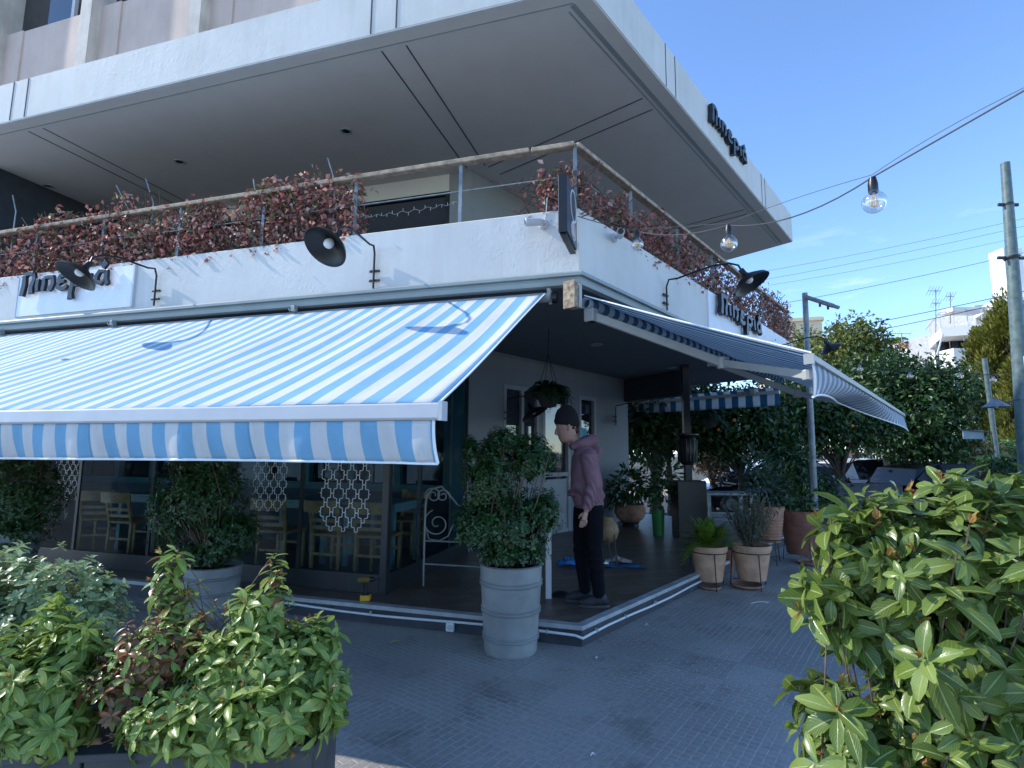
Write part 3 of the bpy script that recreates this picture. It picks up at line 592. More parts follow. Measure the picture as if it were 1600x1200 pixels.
s3=sign('shop_sign','black raised letters high on the canopy slab against the blue sky',O,dR,UP,nR,(g1-g0).length,.155,.06,M['blackgloss'],GS)
# projecting corner sign
nC=V(nL)
cs=thing('blade_sign','dark double faced sign with pale scrolled outlines projecting from the parapet corner','sign',tuple(C0+UP*3.9))
c_=Lp(.045,0)
g=MB(); zc,hz=3.505,.235
front=c_+nC*.50; back=c_+nC*.06; tv=V((1,0,0)) if False else V((-nC.y,nC.x,0)).normalized()
th=.038
g.box((front+back)/2+UP*zc,((front-back).length/2,th,hz),(nC,tv,UP)); obj('sign_box',g,paint('sign_dark_grey',(.035,.042,.052),.35,spec=.5),cs,bevel=.006)
g=MB(); g.box(front+nC*.004+UP*zc,(.004,.03,hz+.01),(nC,tv,UP)); obj('front_strip',g,M['black'],cs)
g=MB(); g.beam(back-nC*.02+UP*(zc-hz-.012),front-nC*.02+UP*(zc-hz-.012),.05,.022); obj('support_bar',g,M['black'],cs)
M['signwhite']=paint('sign_white_line',(.62,.64,.66),.5); M['signred']=paint('sign_red',(.42,.05,.06),.45)
for sg in (1,-1):
    o_=(front+back)/2+tv*(sg*(th+.002)); ex=nC*(-1) ; W2=(front-back).length/2
    g=MB()
    ov=[(W2*.15+.13*math.cos(a),.075+.13*math.sin(a)) for a in [2*PI*i/24 for i in range(25)]]; g.stroke(ov,.016,o_+UP*zc,ex,UP,tv*sg,.006)
    ov=[(.02+.085*math.cos(a),-.145+.072*math.sin(a)) for a in [2*PI*i/20 for i in range(21)]]; g.stroke(ov,.016,o_+UP*zc,ex,UP,tv*sg,.007)
    obj('outline',g,M['signwhite'],cs)
    g=MB(); g.lathe([(0,0),(.068,0),(.068,.004),(0,.004)],o_+UP*(zc-.145)+ex*.02,24,ax=tv*sg); rd=obj('red_badge',g,M['signred'],cs)
    g=MB(); q=o_+tv*sg*.004+UP*(zc-.19)+ex*(-.02)
    e2=ex if sg<0 else ex
    g.stroke([(0,0),(0,.10)],.014,q,e2,UP,tv*sg,.004); g.stroke([(0,.098),(.035,.095),(.04,.07),(.035,.055),(0,.05)],.013,q,e2,UP,tv*sg,.003); g.stroke([(.015,.05),(.045,0)],.014,q,e2,UP,tv*sg,.0035); g.stroke([(.065,0),(.065,.06)],.013,q,e2,UP,tv*sg,.004)
    obj('badge_letters',g,M['signwhite'],rd)
# ================================================================== wall lamps
def lamp(label, foot, n, along, reach, rise, drop, shade=.185, aim=None, tilt=.35):
    """foot: wall point of the bracket; n: out of the wall"""
    L=thing('wall_lamp',label,'lamp',tuple(foot),0,'black gooseneck wall lamps')
    p0=foot+n*.035; top=p0+UP*rise; end=p0+n*reach+UP*(rise+drop)+along
    mid=top+(end-top)*.62+UP*.10
    path=[p0-UP*.02,top-UP*.05,top+(mid-top)*.06+UP*.02]+[top.lerp(mid,f) for f in (.25,.5,.75)]
    q1=mid; q2=mid+(end-mid)*.6+UP*.06; path+=[q1,q2,q2.lerp(end,.6)+UP*.02+n*.02,end]
    g=MB(); g.tube(path,.0105,8); obj('arm',g,M['black'],L,smooth=60)
    for z in (.06,.155):
        g=MB(); g.box(foot+n*.022+UP*z,(.055,.011,.010),(n.cross(UP),n,UP)); b=obj('clamp',g,M['black'],L,bevel=.002)
        g=MB()
        for s_ in (-.045,.045): g.lathe([(0,0),(.006,0),(.006,.006),(0,.008)],foot+n.cross(UP)*s_+n*.033+UP*z,8,ax=n)
        obj('bolt',g,M['galv'],b)
    ax=(aim if aim is not None else (n*(-tilt)+UP*(-1))).normalized()
    r=shade; pr=[(.028,-.01),(.03,.05),(.05,.075),(r*.55,.105),(r*.9,.15),(r,.185),(r-.004,.187),(r*.88,.156),(r*.52,.112),(.044,.082),(.024,.06)]
    g=MB(); g.lathe(pr,end,36,ax=ax); obj('shade',g,M['black'],L,smooth=50)
    g=MB(); g.lathe([(0,.07),(.022,.075),(.036,.10),(.042,.125),(.036,.15),(.02,.163),(0,.167)],end,18,ax=ax); obj('light_bulb',g,M['bulbwhite'],L,smooth=True)
    return L
M['cabled']=paint('grey_black_cable',(.07,.07,.075),.5)
M['bulbwhite']=paint('frosted_bulb',(.72,.72,.70),.2,var=.02)
lamp('black lamp over the lit awning nearest the corner, wide shade tipped to show its bulb',Lp(2.0,0,3.12),nL,dL*-.13,.80,.38,-.20,.185,(nL*.12-UP*.75+V((-.25,-.42,0))))
lamp('black gooseneck lamp hanging over the raised letters of the left white sign board',Lp(4.76,0,3.14),nL,dL*-.12,.80,.38,-.20,.185,(nL*.35-UP*.85+V((-.2,-.12,0))))
lamp('black lamp over the shaded right parapet, in front of its sign letters',Rp(1.73,0,3.13),nR,dR*.02,.80,.30,-.03,.19,(-UP*.85+V((.42,-.28,0))))
fp=on(1214,536,C0,nR)
lamp('black lamp beyond the right awning, silhouetted against the sunny trees',V((fp.x,fp.y,3.30)),nR,dR*.0,.72,.14,.0,.19,(-UP*.85+V((.45,-.15,0))))
fp=on(790,668,rw(0),nR); lamp('small black lamp on the white wall above the potted shrub, left of the hanging fern',V((fp.x,fp.y,1.98)),nR,V((0,0,0)),.42,.36,-.10,.21,(-UP*.9+V((.5,-.12,0))))
fp=on(960,662,rw(0),nR); lamp('small black lamp on the bare white wall right of the person',V((fp.x,fp.y,2.10)),nR,V((0,0,0)),.40,.36,-.08,.21,(-UP*.9+V((.40,-.12,0))))
# ================================================================== security cameras
def seccam(label,foot,n,aim):
    L=thing('security_camera',label,'camera',tuple(foot),0,'white security cameras at the corner')
    g=MB(); g.lathe([(0,0),(.045,0),(.045,.02),(.03,.035),(0,.035)],foot,20,ax=n); obj('base',g,M['alu'],L,smooth=True)
    h=foot+n*.075; g=MB(); g.tube([foot+n*.03,h],.016,10); g.lathe([(0,-.02),(.024,-.014),(.024,.014),(0,.02)],h,14); obj('joint',g,M['alu'],L,smooth=True)
    aim=aim.normalized(); g=MB(); g.lathe([(0,-.07),(.034,-.066),(.036,.075),(.030,.08),(.030,.07),(0,.07)],h+aim*.075,20,ax=aim); b=obj('body',g,M['alu'],L,smooth=True)
    g=MB(); g.lathe([(.028,.071),(0,.0715)],h+aim*.075,18,ax=aim,cap=False); obj('lens',g,M['black'],b)
    return L
p=on(850,352,C0,nL); seccam('white camera on the left parapet pointing along the lit front',p,nL,dL*1+nL*.5-UP*.12)
p=on(958,372,C0,nR); seccam('white camera on the shaded right parapet pointing back to the corner',p,nR,-dR*1+nR*.6-UP*.1)
g=MB(); p=on(850,352,C0,nL); g.tube([p+nL*.004,p+nL*.006+UP*.1-dL*.02,p+nL*.006+UP*.25-dL*.03],.004,6); g.tube([p+nL*.005-UP*.02,p-dL*.1+nL*.006-UP*.03],.004,6); tag(obj('camera_cable',g,M['cablew']),'thin white cable climbing from the left security camera','cable')
# ================================================================== bulb strings
def bulbstring(label,pts,bulbs,r,cable_r,mat,slack=None):
    L=thing('string_lights',label,'string lights',tuple(pts[0]),0,'bulb strings')
    g=MB(); g.tube(pts,cable_r,6); obj('cable',g,mat,L)
    if slack: g=MB(); g.tube(slack,cable_r*.45,5); obj('support_wire',g,mat,L)
    for b,rb,off in bulbs:
        g=MB(); sk=b+UP*(rb*1.75); g.lathe([(0,.035),(.014,.03),(.02,.0),(.02,-.035),(.016,-.045),(0,-.045)],sk,14); s_=obj('socket',g,M['black'],L,smooth=True)
        q=[(0,-rb)]+[(rb*math.sin(a),-rb*math.cos(a)) for a in [PI*i/14 for i in range(1,12)]]+[(rb*.40,rb*1.05),(rb*.36,rb*1.4)]
        g=MB(); g.lathe(q,b,28,cap=False); gl=obj('bulb',g,M['bulb'],L,smooth=True)
        g=MB()
        for k in range(4):
            a=k*PI/2; g.tube([b+UP*rb*.8,b+V((math.cos(a),math.sin(a),0))*rb*.28+UP*rb*.25,b+V((math.cos(a),math.sin(a),0))*rb*.3-UP*rb*.35,b-UP*rb*.45],rb*.05,5)
        g.lathe([(0,.95*rb),(rb*.14,.9*rb),(rb*.10,.3*rb),(0,.2*rb)],b,8); obj('filament',g,M['amber'],gl)
    return L
K0=atY(903,338,4.46); b1=atY(996,382,4.0); b2=atY(1139,381,3.0); b3=atY(1366,316,2.28)
t1=b1+UP*(.045*1.75+.03); t2=b2+UP*(.047*1.75+.03); t3=b3+UP*(.05*1.75+.03)
def sagline(a,b,s,k=10): return [a.lerp(b,i/k)-UP*(s*4*(i/k)*(1-i/k)) for i in range(k)]
path=sagline(K0,t1,.01)+sagline(t1,t2,.045)+sagline(t2,t3,.07)+sagline(t3,atY(1610,136,1.72),-.0)+[atY(1610,136,1.72)]
sup=sagline(K0+UP*.03,t1+UP*.012,.0)+[t1+UP*.015,t2+UP*.012]+sagline(t2+UP*.012,t3+UP*.012,-.012)+sagline(t3+UP*.012,atY(1610,132,1.72),-.016)+[atY(1610,132,1.72)]
bulbstring('string of large clear bulbs swinging from the parapet corner towards the camera',path,[(b1,.047,0),(b2,.047,0),(b3,.049,0)],.05,.0035,M['cabled'],sup)
fb=[atY(x,y,12.0+.02*i) for i,(x,y) in enumerate(((1344,577),(1422,588),(1501,588),(1552,594)))]
path=[]; q=[b+UP*.13 for b in fb]; q=[q[0]+V((-1.6,.3,.3))]+q+[q[-1]+V((1.8,0,.4))]
for i in range(len(q)-1): path+=sagline(q[i],q[i+1],.04,6)
bulbstring('far string of small clear bulbs in front of the dark trees at the right',path+[q[-1]],[(b,.06,0) for b in fb],.06,.008,M['cableb'])
g=MB()
for i in range(60):
    u=1.3+i*.02; z=4.02-.11-.03*math.sin(i*.05)+.0; 
pts=[Lp(1.2+.02*i,-.1,3.905+.012*math.sin(i*.9)+.03*((i-35)/35)**2) for i in range(70)]
g.tube(pts,.0016,4)
for i in range(2,66,3): g.tube([pts[i],pts[i]+V((0,0,.03 if i%2 else -.03))],.0022,4,mi=1)
tag(obj('fairy_lights',g,[M['cables'],M['alu']]),'thin string of tiny white fairy lights under the balcony rail wire','fairy lights')
# ================================================================== foliage tools
def unit(a): return a/np.maximum(np.linalg.norm(a,axis=-1,keepdims=True),1e-9)
def leaf_mesh(name, P, D, N, Ln, Wd, mats, parent=None, mi=None, form='leaf', droop=.25, fold=.18, kind=None, st=None, label=None):
    P=np.asarray(P,float); D=unit(np.asarray(D,float)); N=np.asarray(N,float); n=len(P)
    Sd=unit(np.cross(D,N)); N=unit(np.cross(Sd,D)); Ln=np.broadcast_to(Ln,(n,)).reshape(n,1); Wd=np.broadcast_to(Wd,(n,)).reshape(n,1)
    if form=='leaf':
        ts=np.array(st or [0,.18,.42,.68,.88,1.0]); ws=np.sin(PI*np.clip(ts,0.03,.965)**1.25)**.75
        rows=[(t,s) for t in ts for s in(-1,0,1)]; K=len(ts)
        W_=np.repeat(ws,3); faces=[(3*i+j,3*i+j+1,3*i+j+4,3*i+j+3) for i in range(K-1) for j in(0,1)]
    elif form=='diamond':
        rows=[(0,0),(.5,-1),(1,0),(.5,1)]; W_=np.array([0,1,0,1.]); faces=[(0,1,2,3)]
    else: # folded: two triangles
        rows=[(0,0),(.45,-1),(1,0),(.45,1)]; W_=np.array([0,1,0,1.]); faces=[(0,1,2),(0,2,3)]
    T=np.array([r[0] for r in rows]); Sg=np.array([r[1] for r in rows],float); k=len(rows)
    Vv=P[:,None,:]+D[:,None,:]*(T[None,:,None]*Ln[:,:,None])+Sd[:,None,:]*((Sg*W_)[None,:,None]*Wd[:,:,None]*.5)
    Vv=Vv-N[:,None,:]*((droop*T**2)[None,:,None]*Ln[:,:,None])+N[:,None,:]*((fold*np.abs(Sg)*W_)[None,:,None]*Wd[:,:,None])
    Vv=Vv.reshape(-1,3)
    if parent is not None: Vv=Vv-np.array(wloc(parent))
    F=np.array([i for f in faces for i in f]); ln=np.array([len(f) for f in faces]); m=len(faces)
    allF=(F[None,:]+(np.arange(n)*k)[:,None]).ravel(); tot=np.tile(ln,n); start=np.concatenate([[0],np.cumsum(tot)[:-1]])
    me=bpy.data.meshes.new(name); me.vertices.add(n*k); me.vertices.foreach_set('co',Vv.ravel())
    me.loops.add(len(allF)); me.loops.foreach_set('vertex_index',allF); me.polygons.add(n*m)
    me.polygons.foreach_set('loop_start',start); me.polygons.foreach_set('loop_total',tot)
    for q in (mats if isinstance(mats,(list,tuple)) else [mats]): me.materials.append(q)
    if mi is not None: me.polygons.foreach_set('material_index',np.repeat(np.asarray(mi,int),m))
    uv=me.uv_layers.new(name='UVMap'); u=np.stack([T,Sg],1); uv.data.foreach_set('uv',np.tile(u[F],(n,1)).ravel())
    if form=='leaf': me.polygons.foreach_set('use_smooth',[True]*(n*m))
    me.update(); me.validate()
    o=link(bpy.data.objects.new(name,me))
    if parent is not None: o.parent=parent
    if kind: o['kind']=kind
    if label: o['label']=label
    return o
def rdir(n): return unit(RNG.normal(size=(n,3)))
def blob_points(blobs, n, shell=.55):
    """points through a crown made of overlapping blobs [(centre, radii)], denser outside"""
    vol=np.array([b[1][0]*b[1][1]*b[1][2] for b in blobs]); vol=vol**.75; idx=RNG.choice(len(blobs),n,p=vol/vol.sum())
    c=np.array([list(b[0]) for b in blobs])[idx]; r=np.array([list(b[1]) for b in blobs])[idx]; d=rdir(n)
    rad=(shell+(1-shell)*RNG.random((n,1))**.7)*(1+.10*RNG.normal(size=(n,1)))
    return c+d*r*rad, d
def whorls(tips, dirs, per, size, asp, elev=(-.3,.75), jit=.25, rise=.5):
    """rosettes of leaves at the twig ends"""
    P=[];D=[];N=[];L=[]
    for p,d in zip(tips,dirs):
        d=np.array(d)/np.linalg.norm(d); a=np.cross(d,[.3,.1,1.]); a/=np.linalg.norm(a); b=np.cross(d,a); k=max(3,int(per+RNG.integers(-2,3)))
        ph=RNG.random()*6.28; sk=.62+.6*RNG.random()
        for i in range(k):
            f=i/k; th=ph+i*2.4; e=elev[0]+(elev[1]-elev[0])*f+RNG.normal()*jit*.5
            r=a*math.cos(th)+b*math.sin(th); ld=r*math.cos(e)+d*math.sin(e)
            P.append(np.array(p)-d*size*rise*(1-f)*1.1); D.append(ld+RNG.normal(size=3)*jit*.3); N.append(d*math.cos(e)-r*math.sin(e)); L.append(size*sk*(1.1-.5*f)*(.75+.5*RNG.random()))
    return np.array(P),np.array(D),np.array(N),np.array(L)
def twigs(name, base, tips, r0, r1, mat, parent, bend=.25, inner=None):
    g=MB()
    for p in tips:
        b=V(base[int(RNG.integers(len(base)))]) if isinstance(base,list) else V(base); p=V(p); mid=b.lerp(p,.5)+V(tuple(RNG.normal(size=3)*bend*(p-b).length*.25))-UP*bend*.1*(p-b).length
        g.tube([b,b.lerp(mid,.5)+V(tuple(RNG.normal(size=3)*.01)),mid,mid.lerp(p,.55),p],[r0,r0*.85,(r0+r1)/2,r1*1.1,r1],5,cap=False)
    return obj(name,g,mat,parent)
LG=leafmat('glossy_green_leaf',['#66802c','#7c963a','#92a84c','#708c34','#b0bc64','#587428'],.27,.34,'#b9c98a')
LB=leafmat('large_glossy_leaf',['#4c6222','#5e742c','#72883c','#526a26','#889a4c','#445a1e','#7a9042'],.26,.32,'#b4c080')
LS=leafmat('grey_green_round_leaf',['#7a8c5c','#92a674','#a8b884','#829464','#b6c492'],.38,.25)
LR=leafmat('red_tinged_leaf',['#6a3a28','#7c5030','#56522c','#8a5434','#5c6a38','#9a6a40','#74402e'],.3,.22)
LO=leafmat('orange_bud_leaf',['#9a6a3a','#a98248','#84602e','#a09a50'],.4,.3)
LV=leafmat('red_creeper_leaf',['#9c5c54','#b87a70','#7c443e','#c8988c','#8c5c50','#62643e','#4e5c3c','#d0aca0','#b0625a','#7c4a42'],.55,.32)
LD=leafmat('dark_shrub_leaf',['#1f3a1c','#2a4a24','#35582a','#24401f','#436a34','#1b3219'],.33,.18)
LT=leafmat('orange_tree_leaf',['#26421c','#2f5022','#3a5c26','#213a1a','#4c6a2a'],.4,.22)
LY=leafmat('sunny_tree_leaf',['#55622a','#687230','#7c843c','#465426','#8a8c44'],.45,.25)
LC=leafmat('cypress_leaf',['#6a6c20','#7c7c2a','#545c1e','#8c8a34','#464f1c'],.6,.25)
LF=leafmat('fern_frond',['#6a8a2c','#7c9a34','#56762a','#8aa23c'],.5,.35)
LFD=leafmat('dark_fern_frond',['#1f3a22','#294a2a','#18301c'],.5,.25)
LM=leafmat('rosemary_leaf',['#3c5648','#4a6652','#30483c','#567058'],.55,.2)
LH=leafmat('hedge_leaf',['#4a6a34','#5a7c3c','#3c5a2c','#688a48'],.5,.25)
LP=Lp
# ================================================================== foreground planter and shrubs
PE=V((-.60,1.78,0)); PH=.62; pa=V((-.985,-.10,0)).normalized(); pn=V((pa.y,-pa.x,0)); pn=pn if pn.y<0 else -pn
def pp(u,o,z): return PE+pa*u-pn*o*.8+UP*(z+.02)      # along the box, away from the camera, up
pb=thing('planter_box','long dark board planter box under the sunlit shrubs at the lower left','planter',tuple(pp(1.5,.22,0)))
g=MB()
for k in range(5):
    g.box(pp(.33+k*.66,.015,PH/2),(.325,.014,PH/2-.0),(pa,pn,UP)); g.box(pp(.33+k*.66,.45,PH/2),(.325,.014,PH/2),(pa,pn,UP))
g.box(pp(.012,.232,PH/2),(.012,.165,PH/2),(pa,pn,UP)); obj('board',g,M['planter'],pb,bevel=.004)
g=MB(); g.beam(pp(-.012,.0,PH+.012),pp(3.3,.0,PH+.012),.06,.022); g.beam(pp(-.012,.46,PH+.012),pp(3.3,.46,PH+.012),.06,.022); g.beam(pp(.01,.03,PH+.012),pp(.01,.43,PH+.012),.06,.020); obj('rim',g,M['planter'],pb,bevel=.004)
g=MB(); g.box(pp(1.66,.232,PH-.06),(1.62,.16,.03),(pa,pn,UP)); obj('soil',g,M['soil'],pb)
def bush(name,label,cat,base,blobs,ntips,per,size,asp,mats,stemmat,group=None,up=.55,buds=0,form='leaf',elev=(-.35,.75),inner=.7,droop=.28,branches=60,mix=None,shell=.55,pmin=None):
    root=thing(name,label,cat,tuple(base[0] if isinstance(base,list) else base),0,group)
    tips,d=blob_points(blobs,ntips,shell); d=unit(d+np.array([0,0,up]))
    if pmin is not None: k=tips[:,2]>pmin; tips,d=tips[k],d[k]
    P,D,N,L=whorls(tips,d,per,size,asp,elev)
    ns=len(P); mi=None
    if mix: mi=RNG.choice(len(mats),ns,p=mix)
    mi=np.zeros(ns,int) if mi is None else mi; Wl=L*asp*(.85+.3*RNG.random(ns)); ml=list(mats)
    if buds:
        k=RNG.choice(len(tips),int(len(tips)*buds),replace=False); q=[];qd=[];qn=[]
        for i in k:
            for j in range(5): a=d[i]+RNG.normal(size=3)*.28; q.append(tips[i]+d[i]*size*.05); qd.append(a); qn.append(np.cross(a,RNG.normal(size=3)))
        P=np.vstack([P,q]); D=np.vstack([D,qd]); N=np.vstack([N,qn]); L=np.concatenate([L,size*.34*(.7+.6*RNG.random(len(q)))]); Wl=np.concatenate([Wl,np.full(len(q),size*.11)]); mi=np.concatenate([mi,np.full(len(q),len(ml))]); ml.append(LO)
    leaf_mesh('leaves',P,D,N,L,Wl,ml,root,mi,form,droop)
    kk=RNG.choice(len(tips),min(branches,len(tips)),replace=False); twigs('branches',base,tips[kk],size*.055,size*.025,stemmat,root)
    return root
def ell(p,*r): return (tuple(p),r if len(r)==3 else (r[0],)*3)
GB='shrubs in the dark planter box'
def pe(px,py,y,rx,rz,ry=None): return ell(atY(px,py,y),rx,ry or rx,rz)
b0=lambda px,y: V((atY(px,1130,y).x,y,.60))
bl=[pe(420,1030,1.86,.15,.16),pe(470,1050,1.9,.15,.16),pe(340,1060,1.84,.15,.13),pe(430,1110,1.76,.20,.13,.12),pe(330,1130,1.72,.16,.09,.1),pe(250,1120,1.74,.12,.1,.1),pe(500,1000,1.95,.08,.10),pe(400,960,1.9,.09,.10),pe(510,1090,1.88,.07,.12)]
bush('glossy_shrub','sunlit glossy green shrub with orange buds at the right end of the dark planter box','shrub',[b0(400,1.9),b0(340,1.88)],bl,520,9,.062,.42,[LG],M['stem'],GB,buds=.25,branches=120)
bl=[pe(430,925,1.9,.05,.13),pe(270,900,2.0,.06,.14),pe(285,960,2.0,.10,.10)]
bush('leggy_shrub','two tall thin leafy shoots with bronze tips standing above the planter shrubs','shrub',[b0(420,1.9),b0(290,1.98)],bl,46,7,.058,.42,[LG,LR],M['stem'],GB,buds=.5,branches=40,mix=[.85,.15],up=1.2)
bl=[pe(240,1020,1.84,.15,.12),pe(200,1070,1.80,.13,.10),pe(300,1000,1.9,.09,.09),pe(175,1040,1.84,.08,.10)]
bush('red_tinged_shrub','red and bronze leaved shrub between the two green shrubs of the planter box','shrub',[b0(230,1.86)],bl,300,8,.042,.42,[LR,LG],M['redstem'],GB,branches=90,mix=[.62,.38],up=.8)
bl=[pe(60,1080,1.74,.15,.13),pe(110,1020,1.80,.10,.13),pe(-30,1060,1.72,.16,.16),pe(70,1130,1.70,.14,.07),pe(80,970,1.86,.05,.10)]
bush('glossy_shrub','broad glossy shrub drooping over the front of the planter box at the left edge','shrub',[b0(70,1.82)],bl,300,9,.064,.40,[LG],M['stem'],GB,buds=.1,branches=60)
bl=[pe(60,930,2.15,.26,.17,.2),pe(-40,920,2.15,.24,.2,.2),pe(130,960,2.15,.17,.14,.15),pe(40,1000,2.05,.28,.16,.15),pe(165,920,2.2,.07,.10)]
bush('round_leaf_shrub','pale grey green shrub with small round leaves behind the others at the far left','shrub',[b0(60,2.0),b0(-20,2.0)],bl,760,9,.034,.62,[LS],M['stem'],GB,branches=120,up=.9,droop=.05,shell=.3)
# the big leaved shrub on the right
def at(px,py,y): return atY(px,py,y)
bl=[ell(at(1430,850,1.14),.13,.18,.11),ell(at(1550,860,1.12),.16,.2,.14),ell(at(1340,850,1.16),.07,.12,.07),ell(at(1300,905,1.16),.07,.10,.06),ell(at(1400,930,1.16),.11,.16,.10),ell(at(1520,1000,1.1),.17,.2,.15),ell(at(1600,960,1.1),.15,.2,.18),ell(at(1265,945,1.2),.045,.06,.03),ell(at(1330,980,1.2),.06,.1,.06),ell(at(1295,1090,1.16),.07,.12,.05),ell(at(1430,1090,1.14),.08,.14,.06),ell(at(1350,1160,1.14),.13,.16,.09),ell(at(1480,1180,1.12),.15,.18,.10),ell(at(1590,1130,1.1),.15,.2,.14),ell(at(1262,1010,1.2),.035,.05,.04),ell(at(1390,765,1.2),.045,.05,.05),ell(at(1472,755,1.2),.05,.06,.05),ell(at(1530,765,1.18),.05,.06,.05),ell(at(1595,765,1.18),.05,.06,.06),ell(at(1320,790,1.2),.04,.05,.03)]
bush('large_leaf_shrub','big sunlit shrub with large glossy leaves and orange buds filling the lower right','shrub',[V((.78,1.2,.5)),V((.9,1.25,.5)),V((.85,1.15,.45))],bl,440,8,.066,.46,[LB],M['stem'],None,buds=.25,branches=110,shell=.45,up=.7,elev=(-.45,.7))
g=MB()
for x,y in ((.78,1.2),(.9,1.25),(.85,1.15)): g.tube([(x*.95,y+.05,0),(x,y,.3),(x,y,.55)],[.016,.014,.011],8)
o=bpy.data.objects['large_leaf_shrub']; obj('stem',g,M['bark'],o,smooth=True)
# ================================================================== potted shrubs
def ribbed_pot(root,c,h,rb,rt,mat,rings=(.16,.20,.42,.46,.80,.84),name='pot'):
    g=MB(); pr=[(rb*.97,0),(rb,.012)]; zs=sorted(set([.03,.08,.97,1.0]+[r+d for r in rings for d in(-.012,0,.012)]))
    for z in zs:
        r=rb+(rt-rb)*min(1,z*1.1); bump=.012 if any(abs(z-q)<.004 for q in rings) else 0
        pr.append((r+bump,h*(1-0)*z if False else h*z))
    pr+=[(rt+.008,h*1.0),(rt-.012,h+.006),(rt-.02,h-.05)]
    g.lathe(pr,c,40); o=obj(name,g,mat,root,smooth=35)
    g=MB(); g.lathe([(0,0),(rt-.018,0)],V(c)+UP*(h-.045),24,cap=False); obj('soil',g,M['soil'],o); return o
GP='dark shrubs in grey barrel pots'
def potted(label,c,blobs,n,size=.034,h=.66,mat=None,seed=0):
    root=thing('potted_shrub',label,'potted plant',tuple(c),0,GP); ribbed_pot(root,c,h,.205,.245,M['barrel'],(.17,.21,.47,.51,.78,.82))
    P,d=blob_points(blobs,n,.35); d=unit(d+np.array([0,0,.5])); Pw,D,N,L=whorls(P,d,6,size,.5,(-.2,.8))
    leaf_mesh('leaves',Pw,D,N,L,L*.52,[LD],root,None,'fold',.12)
    kk=RNG.choice(len(P),90,replace=False); twigs('branches',[V(c)+UP*(h-.03)],P[kk],.007,.003,M['stem'],root); return root
bc=V((.005,4.44,0))
bl=[ell(at(765,740,4.44),.24,.26,.30),ell(at(830,715,4.44),.22,.24,.20),ell(at(800,815,4.44),.34,.3,.28),ell(at(750,820,4.44),.24,.24,.22),ell(at(850,800,4.44),.16,.2,.2),ell(at(790,690,4.5),.2,.2,.14),ell(at(735,700,4.44),.08,.1,.12),ell(at(800,862,4.44),.30,.28,.10)]
potted('dark shrub in a tall grey barrel pot on the pavement at the step corner',bc,bl,3600,.040)
c=Lp(3.43,.27); c.z=0
bl=[ell(at(320,770,c.y),.42,.4,.42),ell(at(270,800,c.y),.22,.3,.35),ell(at(365,830,c.y),.26,.3,.25),ell(at(320,700,c.y),.4,.35,.3)]
potted('dark shrub in a grey pot before the glass, under the middle of the lit awning',c,bl+[ell(at(325,860,c.y),.34,.3,.16)],3000,.045,.46)
c=Lp(6.05,.36); c.z=0
bl=[ell(at(35,770,c.y),.48,.4,.5),ell(at(10,830,c.y),.4,.4,.35),ell(at(40,700,c.y),.4,.35,.3)]
potted('dark shrub before the glass at the left edge, under the lit awning',c,bl,2200,.045)
# ================================================================== creepers on the railing
def creeper(label,segs,n,fall=0,size=.058,right=False):
    F=Rp if right else Lp; root=thing('creeper',label,'creeper',tuple(F(segs[0][0],-.1,3.7)),0,'red leaved creepers on the balcony railing')
    Ps=[];T=[]
    for (a,b,z0,z1,w) in segs:
        m=max(20,int(n*w*1.2)); nk=max(3,int((b-a)*6)); ck=a+(b-a)*RNG.random(nk); u=np.clip(np.where(RNG.random(m)<.72,ck[RNG.integers(nk,size=m)]+RNG.normal(size=m)*.085,a+(b-a)*RNG.random(m)),a-.1,b+.1); z=z0+(z1-z0)*(RNG.beta(1.3,1.5,m)); z+=.06*np.sin(u*9+a*3)+.05*np.sin(u*23)
        o=np.minimum(-.10+.09*RNG.normal(size=m),-.012+.08*(RNG.random(m)<.02)); 
        for i in range(m): Ps.append(tuple(F(u[i],o[i],z[i])))
    P=np.array(Ps); k=len(P); D=rdir(k)+np.array([0,0,-.5]); N=rdir(k)+np.array(nR if right else nL)*.8+np.array([0,0,.6])
    s=size*(.6+.8*RNG.random(k)); leaf_mesh('leaves',P,D,N,s,s*.62,[LV],root,None,'fold',.2)
    g=MB()
    for (a,b,z0,z1,w) in segs:
        for i in range(int(16*w+4)*2):
            u=a+(b-a)*RNG.random(); pts=[F(u,-.1,3.6)]; 
            for q in range(4): u+=RNG.normal()*.12; pts.append(F(u,-.1+RNG.normal()*.06,3.6+(z1-3.6)*(q+1)/4))
            g.tube(pts,.005,4,cap=False)
    obj('stems',g,M['redstem'],root); return root
creeper('red leaved creeper massed over the rail at the far left end of the balcony',[(6.3,9,3.55,4.30,.6),(5.9,7.2,3.6,4.50,.35),(6.0,6.6,3.35,3.8,.08)],2600)
creeper('red creeper along the rail above the lamp over the left sign board',[(4.3,6.1,3.6,4.12,.55),(5.1,5.7,3.9,4.55,.14),(4.3,5.0,3.8,4.35,.2)],2200)
creeper('thick red creeper just left of the dark shutter, around the wide lamp',[(2.35,4.4,3.6,4.28,.75),(2.4,3.2,4.0,4.45,.14),(3.0,3.5,4.1,4.42,.1)],3000)
creeper('small red and green creeper around the dark projecting corner sign',[(-.0,.45,3.72,4.12,.7),(.08,.32,3.5,3.8,.12)],420)
creeper('dark creeper filling the railing along the shaded right parapet',[(.25,1.4,3.65,4.12,.22),(1.4,3.4,3.6,4.25,.4),(3.4,5.2,3.6,4.28,.3),(5.2,7.7,3.45,4.5,.5)],4200,right=True)
